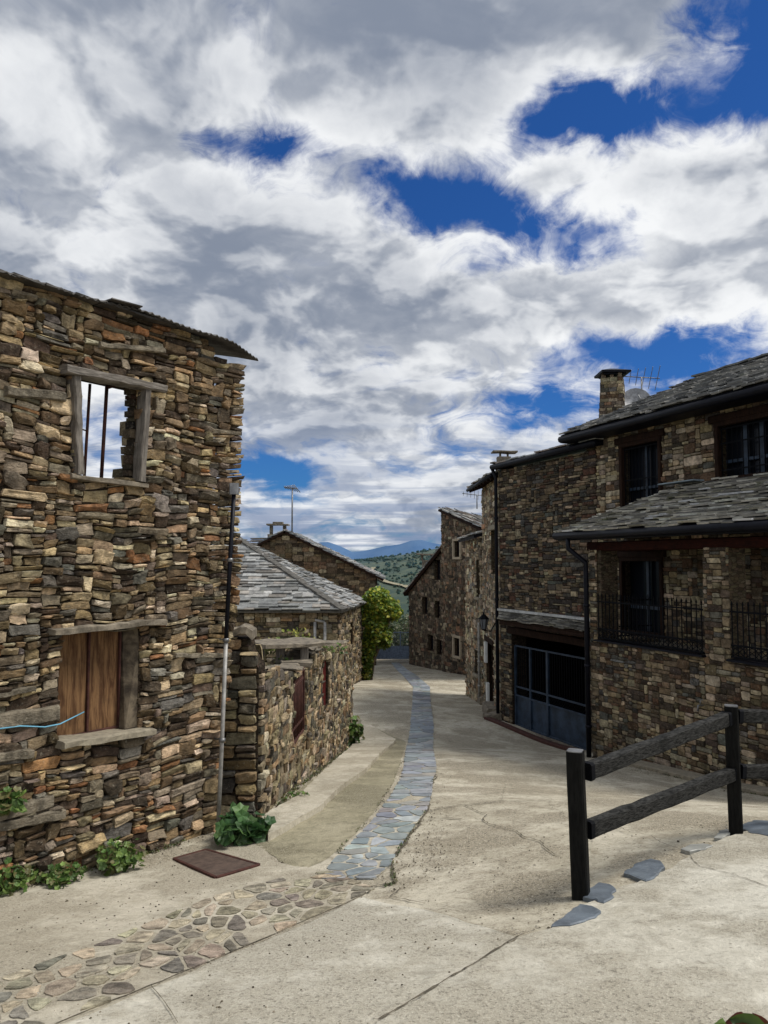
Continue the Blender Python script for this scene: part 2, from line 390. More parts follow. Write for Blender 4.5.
class Wall:
    def __init__(s, A, B, T=0.5):
        s.A = Vector((A[0],A[1],0)); s.B = Vector((B[0],B[1],0)); d = s.B-s.A; s.L = d.length; s.d = d.normalized()
        n = Vector((s.d.y, -s.d.x, 0)); 
        if n.dot(-s.A) < 0 and n.dot(-s.B) < 0: n = -n
        s.n = n; s.T = T
    def p(s, u, v, w=0.0): q = s.A + s.d*u + s.n*w; return Vector((q.x, q.y, v))
    def uv(s, px, py, w=0.0):
        r_ = ray(px, py); a = s.A + s.n*w; t = a.dot(s.n)/r_.dot(s.n); q = r_*t; return ((q-s.A).dot(s.d), q.z)
    def rect(s, x0, x1, yt, yb, w=0.0, at=None):
        c = (x0+x1)/2 if at is None else at
        a = s.uv(x0, yt, w)[0]; b_ = s.uv(x1, yt, w)[0]
        return (min(a,b_), max(a,b_), s.uv(c, yb, w)[1], s.uv(c, yt, w)[1])
    def gz(s, u): q = s.p(u, 0); return g(q.x, q.y)
    def build(s, parent, top, holes=(), wr=(0.12,0.5), hr=(0.05,0.14), pal=PAL_L, mats=('stone_near','core_dark'), seed=1, prot=(0.02,0.08),
              gap=0.008, vb=None, umin=None, umax=None, core_holes=None, name='wall', edge_deep=0.0, back=False, jit=0.3, u_rng=None, extra=None, tilt=0.0, warp=0.0):
        r = random.Random(seed); mb = MB()
        u0, u1 = u_rng or (0, s.L)
        if vb is None: vb = min(s.gz(u0), s.gz(u1)) - 0.25
        vt = max(v for _, v in top)
        lo = umin or (lambda v: u0); hi = umax or (lambda v: u1)
        P0 = min(lo(vb), lo(vt), u0); P1 = max(hi(vb), hi(vt), u1)
        def emit(rects, sgn, w0):
            rects = list(rects); rects_extra = rects
            for (a, b_, c, d) in rects:
                mid = (a+b_)/2
                L_, H_ = lo((c+d)/2), hi((c+d)/2)
                aj = max(a, L_); bj = min(b_, H_)
                edge = (a <= L_+0.02) or (b_ >= H_-0.02)
                if edge: 
                    if b_ >= H_-0.02: bj = min(b_, H_) + r.uniform(-0.035, 0.025)*(edge_deep > 0)
                if bj-aj < 0.04: continue
                tp = interp(top, mid) 
                if c > tp-0.03: continue
                dd = min(d, tp + r.uniform(-0.02, 0.02))
                if dd < s.gz(mid)-0.1 : continue
                pieces = [(aj, bj, c, dd)]
                for (h0, h1, k0, k1) in holes:
                    nx = []
                    for (x0, x1, y0, y1) in pieces:
                        if x1 <= h0 or x0 >= h1 or y1 <= k0 or y0 >= k1: nx.append((x0,x1,y0,y1)); continue
                        if x0 < h0: nx.append((x0,h0,y0,y1))
                        if x1 > h1: nx.append((h1,x1,y0,y1))
                        m0, m1 = max(x0,h0), min(x1,h1)
                        if y0 < k0: nx.append((m0,m1,y0,k0))
                        if y1 > k1: nx.append((m0,m1,k1,y1))
                    pieces = nx
                for (x0,x1,y0,y1) in pieces:
                    W, H = x1-x0, y1-y0
                    if W < 0.03 or H < 0.012: continue
                    if jit > .6 and H > .05 and r.random() < .16:   # a thin sliver split off the top
                        hs_ = H*r.uniform(.22,.35); rects_extra.append((x0, x0+W*r.uniform(.5,1), y1-hs_, y1)); y1 -= hs_; H -= hs_
                    gp = min(gap, H*0.18, W*0.18)
                    x0 += gp*r.uniform(.4,1.4); x1 -= gp*r.uniform(.4,1.4); y0 += gp*r.uniform(.4,1.4); y1 -= gp*r.uniform(.4,1.4)
                    W, H = x1-x0, y1-y0
                    cx, cy = min(H*0.5, W*0.3)*r.uniform(.05,.55), H*r.uniform(.03,.30)
                    ring = [(x0,y0+cy),(x0+cx,y0),(x0+W*r.uniform(.4,.6),y0-gp*.3),(x1-cx*r.uniform(.3,1.5),y0),(x1,y0+cy*r.uniform(.3,1.4)),
                            (x1,y1-cy),(x1-cx,y1),(x0+W*r.uniform(.4,.6),y1+gp*.3),(x0+cx*r.uniform(.3,1.5),y1),(x0,y1-cy*r.uniform(.3,1.4))]
                    J = min(W,H)*jit*0.30; sk = r.uniform(-1,1)*H*0.3*jit*2 
                    ring = [(x+r.uniform(-J,J), y+r.uniform(-J,J)*0.6 + sk*((x-x0)/W-0.5)*0.6) for x, y in ring]
                    ring = [(x, y + warp*mnoise.noise((x*1.1, y*1.0, seed*.37)) + warp*.45*mnoise.noise((x*3.1, y*2.7, seed*.77))) for x, y in ring]
                    dep = r.uniform(*prot)*(1.5 if r.random() < .12 else 1); tx, ty = r.uniform(-.35,.35)*dep, r.uniform(-.3,.5)*dep
                    cxm, cym = sum(q[0] for q in ring)/10, sum(q[1] for q in ring)/10
                    dz = edge_deep if (edge and edge_deep) else 0.04
                    vs = [s.p(x, y, w0+sgn*(-dz)) for x,y in ring]
                    def fw(x, y, k): return w0 + sgn*max(0.004, dep*k + tx*(x-cxm)/(W/2+.001) + ty*(y-cym)/(H/2+.001) + r.uniform(-.1,.1)*dep)
                    vs += [s.p(x, y, fw(x,y,.9)) for x,y in ring]
                    ins = min(0.12*H, 0.010) + 0.002
                    r2 = [(x + (cxm-x)/(W/2+.001)*ins*min(1.0,1), y + (cym-y)/(H/2+.001)*ins) for x,y in ring]
                    vs += [s.p(x, y, fw(x,y,1.0)) for x,y in r2]
                    n = 10
                    k1, k2 = (cxm - W*r.uniform(.1,.32), cym + r.uniform(-.2,.25)*H), (cxm + W*r.uniform(.1,.32), cym + r.uniform(-.2,.25)*H)
                    vs += [s.p(*k1, fw(*k1, r.uniform(.85,1.35))), s.p(*k2, fw(*k2, r.uniform(.85,1.35)))]
                    fs = [(i,(i+1)%n,n+(i+1)%n,n+i) for i in range(n)] + [(n+i,n+(i+1)%n,2*n+(i+1)%n,2*n+i) for i in range(n)]
                    A_, B_ = 3*n, 3*n+1
                    side = [A_,A_,B_,B_,B_,B_,A_,A_,A_,A_]
                    side = [A_,A_,B_,B_,B_,B_,A_ if False else B_,A_,A_,A_]
                    for i in range(n):
                        j = (i+1)%n
                        fs.append((2*n+i, 2*n+j, side[i]))
                    fs += [(2*n+2, B_, A_), (2*n+7, A_, B_)]
                    mb.add(vs, fs, pick(pal, r), 0)
        rects = pack(P0, P1, vb, vt+0.05, wr, hr, r)
        emit(rects, 1, 0.0)
        if back: emit(pack(P0, P1, vb, vt+0.05, (wr[0]*1.4,wr[1]*1.4), (hr[0]*1.4,hr[1]*1.4), r), -1, -s.T)
        # core, in columns around the openings
        cu0, cu1 = max(lo(vb), lo(vt)) + 0.02, min(hi(vb), hi(vt)) - (0.08 if edge_deep else 0.01)
        holes = core_holes or holes
        br = sorted({cu0, cu1} | {h for q in holes for h in q[:2] if cu0 < h < cu1} | {u for u, _ in top if cu0 < u < cu1})
        for a, b_ in zip(br, br[1:]):
            if b_-a < 1e-4: continue
            mid = (a+b_)/2; hs = sorted([(k0,k1) for h0,h1,k0,k1 in holes if h0 < mid < h1]); y = vb-0.5
            for k0, k1 in hs + [(None,None)]:
                ta, tb = (interp(top,a)-0.02, interp(top,b_)-0.02) if k0 is None else (k0, k0)
                if min(ta,tb) > y: mb.hexa([s.p(a,y,0), s.p(b_,y,0), s.p(b_,y,-s.T), s.p(a,y,-s.T), s.p(a,ta,0), s.p(b_,tb,0), s.p(b_,tb,-s.T), s.p(a,ta,-s.T)], (0.1,)*3, 1)
                y = k1
        if extra: extra(mb)
        return mb.build(name, mats, parent)

# ------------------------------------------------------------------ slate roofs
SL = [(0.22,0.23,0.235),(0.30,0.30,0.29),(0.16,0.165,0.165),(0.36,0.35,0.32),(0.24,0.20,0.175)]
def clip_poly(poly, cpoly):
    out = poly
    n = len(cpoly); area = sum(cpoly[i][0]*cpoly[(i+1)%n][1]-cpoly[(i+1)%n][0]*cpoly[i][1] for i in range(n))
    sg = 1 if area > 0 else -1
    for i in range(n):
        (ax, ay), (bx, by) = cpoly[i], cpoly[(i+1)%n]
        ins = lambda p: sg*((bx-ax)*(p[1]-ay)-(by-ay)*(p[0]-ax)) >= 0
        src, out = out, []
        for k in range(len(src)):
            p, q = src[k], src[(k+1)%len(src)]
            a, b_ = ins(p), ins(q)
            if a: out.append(p)
            if a != b_:
                d1 = (bx-ax)*(p[1]-ay)-(by-ay)*(p[0]-ax); d2 = (bx-ax)*(q[1]-ay)-(by-ay)*(q[0]-ax); t = d1/(d1-d2)
                out.append((p[0]+(q[0]-p[0])*t, p[1]+(q[1]-p[1])*t))
        if len(out) < 3: return []
    return out
def slates(mb, poly3, row=0.22, wr=(0.2,0.6), th=0.022, seed=3, pal=SL, base=0.09, gain=1.0, mi=0, bmi=1, over=0.03, edge=1.3):
    r = random.Random(seed); Ps = [Vector(p) for p in poly3]; O = Ps[0]; S = (Ps[1]-O).normalized()
    N = S.cross(Ps[-1]-O).normalized()
    if N.z < 0: N = -N
    T = N.cross(S); 
    if T.dot(Ps[-1]-O) < 0: T = -T
    for p in Ps[2:-1]: p.z = O.z - (N.x*(p.x-O.x)+N.y*(p.y-O.y))/N.z
    cp = [((p-O).dot(S), (p-O).dot(T)) for p in Ps]
    mb.prism([p - N*base for p in Ps], N*(base-0.01), (0.06,0.055,0.05), bmi)
    tmax = max(t for _, t in cp); smin = min(s_ for s_,_ in cp); smax = max(s_ for s_,_ in cp); t = -over
    cpo = cp
    while t < tmax:
        rw = row*r.uniform(0.75,1.25); x = smin - r.uniform(0, wr[1])
        while x < smax:
            w = r.uniform(*wr); a = t + r.uniform(-.18,.18)*row; lo_ = t-rw*0.0
            top = t+rw*1.5
            q = [(x+.004, a+r.uniform(-.03,.03)*row*2), (x+w*.5, a+r.uniform(-.12,.12)*row), (x+w-.004, a+r.uniform(-.03,.03)*row*2), (x+w-.004, top), (x+.004, top)]
            if t < row*0.5:  # let eave slates stick out past the edge
                cc = clip_poly(q, [(p[0], p[1]-over*2 if p[1] < 0.001 else p[1]) for p in cpo])
            else: cc = clip_poly(q, cpo)
            if len(cc) >= 3:
                c = r.choice(pal); k = r.uniform(.5,1.4)*gain; c = tuple(z*k for z in c); sk = r.uniform(-.4,.4)*th; lift = r.uniform(0.3,2.0)*th
                bot, tp = [], []
                for (s_, t_) in cc:
                    f = 1-(t_-a)/(top-a+1e-5); hgt = lift*max(0,f)*1.3 + sk*(s_-x)/w
                    base_p = O + S*s_ + T*t_
                    bot.append(base_p + N*(hgt-0.012)); tp.append(base_p + N*(hgt+th*0.8))
                n = len(cc)
                mb.add(bot+tp, [tuple(range(n-1,-1,-1)), tuple(range(n,2*n))], c, mi); mb.add(bot+tp, [(i,(i+1)%n,n+(i+1)%n,n+i) for i in range(n)], tuple(min(.6,z_*edge) for z_ in c), mi)  # side faces coloured lighter than tops, painting the light slate edges catch
            x += w
        t += rw
    return N

# ------------------------------------------------------------------ draped sheets
def drape(mb, poly, off, step=0.22, thick=0.0, mi=0, col=(0.5,)*3):
    bm = bmesh.new(); vs = [bm.verts.new((p[0], p[1], 0)) for p in poly]
    bm.faces.new(vs); 
    xs = [p[0] for p in poly]; ys = [p[1] for p in poly]
    bmesh.ops.triangulate(bm, faces=bm.faces[:])
    for ax, lo_, hi_ in ((0,min(xs),max(xs)),(1,min(ys),max(ys))):
        k = math.floor(lo_/step)*step + step
        while k < hi_:
            geom = bm.verts[:]+bm.edges[:]+bm.faces[:]
            cv = Vector((k,0,0)) if ax == 0 else Vector((0,k,0)); no = Vector((1,0,0)) if ax == 0 else Vector((0,1,0))
            bmesh.ops.bisect_plane(bm, geom=geom, plane_co=cv, plane_no=no); k += step
    bm.verts.index_update(); bm.verts.ensure_lookup_table()
    V_ = [(v.co.x, v.co.y, g(v.co.x, v.co.y)+off) for v in bm.verts]; F_ = [tuple(v.index for v in f.verts) for f in bm.faces]
    if thick:
        be = [(e.verts[0].index, e.verts[1].index) for e in bm.edges if len(e.link_faces) == 1]; n = len(V_)
        V_ += [(x, y, z-thick) for x, y, z in V_]; F_ += [(a, b_, b_+n, a+n) for a, b_ in be]
    bm.free(); mb.add(V_, F_, col, mi)
def gpoly(pxs): return [G(*p) for p in pxs]
def rough_line(pts, step=0.1, amp=0.02, seed=1, closed=True):
    r = random.Random(seed); out = []; n = len(pts)
    for i in range(n if closed else n-1):
        a, b_ = Vector(pts[i][:2]), Vector(pts[(i+1)%n][:2]); m = max(1, int((b_-a).length/step))
        nn = Vector((-(b_-a).y, (b_-a).x)); nn = nn.normalized() if nn.length else nn
        for k in range(m):
            q = a.lerp(b_, k/m); out.append(q + nn*(r.uniform(-amp,amp) if k else 0))
    if not closed: out.append(Vector(pts[-1][:2]))
    return out

# ------------------------------------------------------------------ ground sheet
def axis(lo, hi, d0, d1, step, grow=1.16):
    a = [d0 + i*step for i in range(int(round((d1-d0)/step))+1)]
    x, s_ = d1, step
    up = []
    while x < hi: s_ *= grow; x += s_; up.append(min(x, hi))
    x, s_ = d0, step; dn = []
    while x > lo: s_ *= grow; x -= s_; dn.append(max(x, lo))
    return dn[::-1] + a + up
XS = axis(-9000, 9000, -9, 11, 0.25); YS = axis(-400, 12000, -5, 56, 0.25, 1.07)
vs = [(x, y, g(x, y)) for y in YS for x in XS]; nx = len(XS)
me = bpy.data.meshes.new('ground'); me.from_pydata(vs, [], [(j*nx+i, j*nx+i+1, (j+1)*nx+i+1, (j+1)*nx+i) for j in range(len(YS)-1) for i in range(nx-1)])
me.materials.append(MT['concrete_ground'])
ga = me.attributes.new('grass', 'FLOAT', 'POINT')
ga.data.foreach_set('value', [max(0.0, min(1.0, max((y-52)/3, (abs(x)-13)/3))) for x, y, _ in vs])
me.polygons.foreach_set('use_smooth', [True]*len(me.polygons)); me.update()
o = bpy.data.objects.new('ground', me); COL.objects.link(o); o['kind'] = 'structure'

# far mountains
def mountain(name, Y, prof_pts, zb, label=None):
    mb = MB(); cols = []
    for i in range(len(prof_pts)-1):
        a, b_ = P(*prof_pts[i], Y), P(*prof_pts[i+1], Y)
        m = max(1, int((b_-a).length/40))
        for k in range(m): cols.append(a.lerp(b_, k/m))
    cols.append(P(*prof_pts[-1], Y)); vs = []; rows = 8
    for i, c in enumerate(cols):
        h = c.z + 4*mnoise.noise((c.x*0.01, Y, 0)) + 3*mnoise.noise((c.x*0.03, 5, 0))
        for k in range(rows+1):
            t = k/rows; vs.append((c.x, Y - 1500*t + 120*mnoise.noise((c.x*.004, k*.8, 2)), h + (zb-h)*t + 25*mnoise.noise((c.x*.006, k*0.7, 9))*math.sin(math.pi*t)))
    mb.add(vs, [(i*(rows+1)+k, i*(rows+1)+k+1, (i+1)*(rows+1)+k+1, (i+1)*(rows+1)+k) for i in range(len(cols)-1) for k in range(rows)], smooth=True)
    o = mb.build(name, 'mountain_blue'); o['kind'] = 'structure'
mountain('mountain', 7000, [(-700,556),(-300,545),(100,552),(250,551),(300,547),(320,542.5),(328,542),(340,546),(352,552),(364,551),(386,546),(400,544.5),(411,540.5),(422,540),(433,543),(450,546),(520,541),(640,550),(900,538),(1400,550)], -400)

# ------------------------------------------------------------------ paving sheets
for nm, px, mat, off, sd in [
    ('pavement_slab', [(-90,1010),(-60,905),(60,885),(150,868),(214,845),(262,838),(272,862),(340,872),(352,888),(258,935),(150,985),(60,1022),(-20,1080)], 'concrete_mortar', 0.004, 3),
    ('pavement_slab', [(62,1026),(151,989),(250,947),(362,897),(392,905),(424,910),(518,938),(448,982),(376,1026),(326,1100),(40,1100)], 'concrete_pale', 0.004, 4),
    ('footpath', [(266,818),(272,862),(268,850),(300,870),(335,850),(372,817),(396,790),(407,745),(404,722),(372,715),(356,722),(353,742),(320,775)], 'concrete_olive', 0.004, 5)]:
    mb = MB()
    if nm == 'footpath': px = [(250,842),(300,872),(322,862),(345,845),(372,815),(390,790),(400,765),(406,742),(380,730),(358,720),(354,742),(320,775),(268,822)]
    drape(mb, rough_line(gpoly(px), 0.12, 0.015, sd), off); o = mb.build(nm, mat); o['kind'] = 'structure'
mb = MB(); drape(mb, rough_line(gpoly([(262,822),(300,800),(352,748),(362,722),(396,742),(385,752),(362,776),(320,812),(268,842)]), 0.12, 0.015, 8), 0.075, thick=0.12)
o = mb.build('kerb_slab', 'concrete_mortar'); o['kind'] = 'structure'
# terrace slab on the camera's side of the fence: pale cement skin
mb = MB(); drape(mb, rough_line(gpoly([(551,932),(582,908),(615,893),(664,874),(714,845),(775,825),(860,810),(1000,860),(1000,1100),(330,1100),(378,1026),(450,982),(519,940)]), 0.1, 0.02, 9), 0.022, thick=0.04)
o = mb.build('terrace_slab', 'concrete_pale'); o['kind'] = 'structure'

def strip_cells(mb, left, right, nrow_len, across, pal, off, gapw, seed, thick=0.012, mi=0, size_j=0.45, skip=0.0, gain=1.0):
    """irregular flat stones between two ground lines (lists of points)"""
    r = random.Random(seed); Lp = [Vector(p[:2]) for p in left]; Rp = [Vector(p[:2]) for p in right]
    cum = [0]
    for i in range(1, len(Lp)): cum.append(cum[-1] + (((Lp[i]+Rp[i])/2)-((Lp[i-1]+Rp[i-1])/2)).length)
    Lt = cum[-1]; Wm = sum((a-b_).length for a, b_ in zip(Lp, Rp))/len(Lp)
    def mp(s_, t_):
        s_ = max(0, min(Lt, s_))
        for i in range(1, len(cum)):
            if s_ <= cum[i] or i == len(cum)-1:
                f = (s_-cum[i-1])/(cum[i]-cum[i-1]); break
        q = Lp[i-1].lerp(Lp[i], f).lerp(Rp[i-1].lerp(Rp[i], f), t_/Wm); return q
    seeds = []; n = int(Lt/nrow_len)
    for i in range(n+1):
        m = max(1, int(round(Wm/across)) + r.choice((-1,0,0,1)))
        for k in range(m):
            seeds.append(((i+.5+r.uniform(-size_j,size_j))*nrow_len, (k+.5+r.uniform(-size_j,size_j))*Wm/m))
    for i, (sx, sy) in enumerate(seeds):
        if r.random() < skip: continue
        poly = [(max(0,sx-1.2), 0), (min(Lt,sx+1.2), 0), (min(Lt,sx+1.2), Wm), (max(0,sx-1.2), Wm)]
        for j, (ox, oy) in enumerate(seeds):
            if j == i or abs(ox-sx) > 1.6: continue
            mx_, my_ = (sx+ox)/2, (sy+oy)/2; nx_, ny_ = sx-ox, sy-oy; ln = math.hypot(nx_, ny_) or 1; nx_ /= ln; ny_ /= ln
            mx_ += nx_*gapw/2; my_ += ny_*gapw/2
            src, poly = poly, []
            for k in range(len(src)):
                p, q = src[k], src[(k+1)%len(src)]; dp = (p[0]-mx_)*nx_+(p[1]-my_)*ny_; dq = (q[0]-mx_)*nx_+(q[1]-my_)*ny_
                if dp >= 0: poly.append(p)
                if (dp >= 0) != (dq >= 0): t = dp/(dp-dq); poly.append((p[0]+(q[0]-p[0])*t, p[1]+(q[1]-p[1])*t))
            if len(poly) < 3: break
        if len(poly) < 3: continue
        cx = sum(p[0] for p in poly)/len(poly); cy = sum(p[1] for p in poly)/len(poly); pts = []
        for k in range(len(poly)):
            p, q = poly[k], poly[(k+1)%len(poly)]; e = math.hypot(q[0]-p[0], q[1]-p[1]); ns = 3 if e > 0.08 else 2
            for s_ in range(ns):
                f = (s_+0.35)/ns; x = p[0]+(q[0]-p[0])*f; y = p[1]+(q[1]-p[1])*f
                x += r.uniform(-.008,.008); y += r.uniform(-.008,.008)
                pts.append(mp(cx+(x-cx)*0.97, cy+(y-cy)*0.97))
        c = pick(pal, r, .13); c = tuple(z*gain for z in c); top = []; bot = []; h = off + thick*r.uniform(.4,1)
        for q in pts: top.append((q.x, q.y, g(q.x,q.y)+h)); bot.append((q.x, q.y, g(q.x,q.y)-0.02))
        k = len(pts); cc = mp(cx, cy); ctr = (cc.x, cc.y, g(cc.x,cc.y)+h+0.002)
        mb.add(bot+top+[ctr], [(a,(a+1)%k,k+(a+1)%k,k+a) for a in range(k)]+[(k+a,k+(a+1)%k,2*k) for a in range(k)], c, mi)
def strip_sheet(mb, L, Rr, off, amp, mi, seed, nsub=4, step=.13):
    r = random.Random(seed); Ls, Rs = [], []
    for i in range(len(L)-1):
        m = max(1, int((L[i+1]-L[i]).length/step))
        for k in range(m):
            a = L[i].lerp(L[i+1], k/m); b_ = Rr[i].lerp(Rr[i+1], k/m); d = (b_-a).normalized(); Ls.append(a+d*r.uniform(-amp,amp)); Rs.append(b_+d*r.uniform(-amp,amp))
    Ls.append(L[-1]); Rs.append(Rr[-1]); vs = []; fs = []; w = nsub+1
    for a, b_ in zip(Ls, Rs):
        for k in range(w): q = a.lerp(b_, k/nsub); vs.append((q.x, q.y, g(q.x,q.y)+off))
    for i in range(len(Ls)-1):
        for k in range(nsub): fs.append((i*w+k, i*w+k+1, (i+1)*w+k+1, (i+1)*w+k))
    mb.add(vs, fs, (.5,)*3, mi)
# slate drain channel down the lane
ch = [(391,399,663),(402,416,675),(413,430,687),(412,431,705),(410,434,728),(406,433,748),(403,437,768),(399,433,782),(391,432,795),(382,428,808),(373,419,820),(358,408,836),(344,399,850),(330,392,864),(322,374,880)]
Lp = [G(a, y) for a, _, y in ch]; Rp = [G(b_, y) for _, b_, y in ch]
mb = MB(); strip_sheet(mb, Lp, Rp, 0.009, 0.035, 1, 4)
PAL_C = [((0.15,0.165,0.172),4),((0.185,0.20,0.205),4),((0.12,0.135,0.145),2),((0.21,0.22,0.215),2),((0.17,0.16,0.14),1)]
half = 9
strip_cells(mb, Lp[:half], Rp[:half], 0.42, 0.36, PAL_C, 0.010, 0.011, 5, gain=1.45, thick=.010, size_j=.5)
strip_cells(mb, Lp[half-1:], Rp[half-1:], 0.25, 0.19, PAL_C, 0.010, 0.024, 6, gain=1.42, thick=.008, size_j=.5, skip=.05)
o = mb.build('slate_channel', ['slate_floor','concrete_mortar']); o['kind'] = 'structure'
# cobbled band in the foreground
tp = [(-60,1005),(0,980),(44,964),(88,949),(148,924),(208,899),(250,887),(292,876),(330,872)]
bt = [(-20,1062),(62,1022),(106,1004),(151,986),(200,966),(250,945),(307,920),(364,895),(376,889)]
Lp = [G(*p) for p in tp]; Rp = [G(*p) for p in bt]
mb = MB(); strip_sheet(mb, Lp, Rp, 0.008, 0.008, 1, 7)
PAL_B = [((0.23,0.20,0.145),4),((0.29,0.25,0.18),5),((0.165,0.145,0.115),3),((0.31,0.265,0.19),2),((0.17,0.155,0.125),1.5)]
strip_cells(mb, Lp, Rp, 0.19, 0.17, PAL_B, 0.009, 0.036, 11, thick=0.007, size_j=0.5, skip=0.05, gain=1.22)
o = mb.build('cobbled_band', ['stone_near','concrete_mortar']); o['kind'] = 'structure'
# cracks and joints in the cement
def crack(mb, pxs, w, seed, amp=0.03, off=0.014):
    pts = rough_line([G(*p) for p in pxs], 0.22, amp*1.4, seed, closed=False); pts = rough_line([(p.x,p.y) for p in pts], 0.05, min(.010, amp*.4), seed+1, closed=False); r = random.Random(seed)
    vs = []; fs = []
    for i, p in enumerate(pts):
        d = (pts[min(i+1,len(pts)-1)] - pts[max(0,i-1)]).normalized(); n = Vector((-d.y, d.x)); ww = w*r.uniform(.3,1.2)*(.75 if off < .02 else 1)
        for s_ in (-1, 1): q = p + n*s_*ww/2; vs.append((q.x, q.y, g(q.x,q.y)+off))
        if i: fs.append((2*i-2, 2*i-1, 2*i+1, 2*i))
    mb.add(vs, fs)
mb = MB()
for i, (pts, w, amp) in enumerate([
    ([(151,988),(165,1005),(178,1026)], 0.006, 0.004), ([(519,940),(450,982),(378,1026)], 0.018, 0.006), ([(519,940),(551,928)], .006,.01),
    ([(424,910),(470,925),(519,938)], 0.006, 0.012), ([(62,1024),(151,988),(250,947),(364,896)], 0.008, 0.003),
    ([(436,775),(428,790),(430,805),(420,822),(408,838),(398,852),(392,868),(396,884)], 0.035, 0.03),
    ([(430,812),(460,806),(500,802),(545,800)], 0.03, 0.05), ([(465,806),(500,828),(540,842),(556,856)], 0.018, 0.05),
    ([(500,802),(505,785)], 0.007, 0.02), ([(436,772),(470,785),(520,790),(600,800)], 0.01, 0.06),
    ([(418,822),(440,818),(462,820)], 0.03, 0.03), ([(395,884),(372,888),(368,894)], 0.04, 0.02), ([(405,742),(380,733),(360,720)], 0.02, 0.04),
    ([(410,714),(385,712),(356,710)], 0.02, 0.06), ([(436,714),(470,712)], 0.02, 0.05), ([(320,775),(345,762),(365,765)], .012,.02),
    ([(620,830),(660,845),(700,870),(768,890)], .006, .04), ([(425,905),(390,898),(400,890)], .015,.03), ([(600,830),(560,815),(545,800)], .008, .05),
    ([(0,940),(60,915),(170,880)], .005, .03)]):
    crack(mb, pts, w, i+20, amp, 0.027 if i in (1, 2, 16) else 0.014)
o = mb.build('pavement_crack', 'crack'); o['kind'] = 'structure'
# rusty cover plate
t = thing('drain_cover', 'flat rusty brown metal cover plate set in the cement beside the downpipe', 'drain cover', G(216,866))
mb = MB(); c4 = [G(174,860), G(206,851), G(259,866), G(216,879)]; n_ = 1
mb.prism([p+Vector((0,0,-.01)) for p in c4], (0,0,0.026)); mb.build('plate', 'rust', t)
mb = MB()
for a, b_ in zip(c4, c4[1:]+c4[:1]): mb.bar(a+Vector((0,0,.006)), b_+Vector((0,0,.006)), 0.03, 0.03)
mb.build('rim', 'rust_dark', t)
# slate edging stones at the terrace edge
PE = [([(551,931),(568,917),(580,908),(592,910),(601,915),(596,922),(570,930)], 'pale slate slab in front of the nearer fence post, lowest of the edging slabs'),
      ([(583,901),(590,892),(599,886),(610,888),(616,893),(612,903),(604,907)], 'squarish slate slab beside the foot of the nearer fence post'),
      ([(624,877),(634,868),(651,862),(660,864),(665,871),(656,880),(646,885)], 'dark blue-grey slate slab in the gap between the two fence posts'),
      ([(681,852),(690,848),(704,847),(713,849),(706,853),(690,855)], 'thin whitish sliver of stone in the terrace edge between the fence posts'),
      ([(714,841),(719,834),(727,832),(730,837),(722,842)], 'small pale stone chip just left of the farther fence post'),
      ([(739,830),(754,823),(775,824),(790,830),(775,840),(752,836)], 'broad slate slab to the right of the farther fence post')]
for i, (pp, lab) in enumerate(PE):
    poly = gpoly(pp); mb = MB(); r = random.Random(i); pl = [Vector((p.x, p.y)) for p in poly]; pl = rough_line(pl, .045, .014, i)
    k = len(pl); top = [(p.x,p.y,g(p.x,p.y)+0.027) for p in pl]; bot = [(p.x,p.y,g(p.x,p.y)-0.05) for p in pl]
    cx = sum(p.x for p in pl)/k; cy = sum(p.y for p in pl)/k
    col = (0.30,0.30,0.27) if i in (3,4) else (0.115,0.135,0.155)
    top2 = [(x+(cx-x)*.08, y+(cy-y)*.08, z+.005) for x,y,z in top]
    mb.add(bot+top+top2+[(cx,cy,g(cx,cy)+.033)], [(a,(a+1)%k,k+(a+1)%k,k+a) for a in range(k)]+[(k+a,k+(a+1)%k,2*k+(a+1)%k,2*k+a) for a in range(k)]+[(2*k+a,2*k+(a+1)%k,3*k) for a in range(k)], col)
    tag(mb.build('edging_stone', 'slate_floor'), lab, 'edging stone', 'slate edging stones along the terrace')

# ------------------------------------------------------------------ LEFT RUIN
def onray(px, a, b): # point where ray px meets plan line X = a + b*Y
    r_ = (px-384)/F; Y = a/(r_-b); return Vector((r_*Y, Y, 0))
WL = Wall((-8+.698*4.6, 4.6), (-8+.698*9.3, 9.3), 0.45)
ruin = thing('stone_house', 'tall roofless rubble stone house at left with an empty timber-framed window', 'house', (-3, 7.2, -2.9))
def um(v):
    # the free right edge drifts outward with height
    return WL.uv(240 if v > 0 else 240 + (-v/3.1)*(-22), 562)[0]
topz = 2.52
Hup = (WL.uv(77,430)[0], WL.uv(137,430)[0], WL.uv(107,479)[1], WL.uv(107,377)[1])
Hlo = (WL.uv(58,690)[0], WL.uv(138,690)[0], WL.uv(98,735)[1], WL.uv(98,628)[1])
def ruin_extra(mb):
    # broken return wall going back from the right corner (inner face seen through the window)
    r = random.Random(5); W2 = Wall(WL.p(um(0)-0.42,0,-0.5)[:2], WL.p(um(0)-0.42,0,-3.0)[:2], 0.45)
    for (a, b_, c, d) in pack(0, 2.5, -3.3, 2.3, (0.2,0.6), (0.09,0.2), r):
        lim = 1.22 + 0.12*math.sin(c*9) - 0.35*max(0, c-0.6)
        if (a+b_)/2 > lim: continue
        b2 = min(b_, lim+r.uniform(-.05,.1)); 
        if b2-a < .06: continue
        p = [W2.p(a+.01,c+.008,.22), W2.p(b2-.01,c+.008,.22), W2.p(b2-.01,c+.008,-.22), W2.p(a+.01,c+.008,-.22)]
        q = [x+Vector((0,0,d-c-.016)) for x in p]; q = [x+Vector((r.uniform(-.02,.02), r.uniform(-.02,.02), 0)) for x in q]
        mb.hexa(p+q, pick(PAL_D, r), 0)
rk = []
u = 0.0
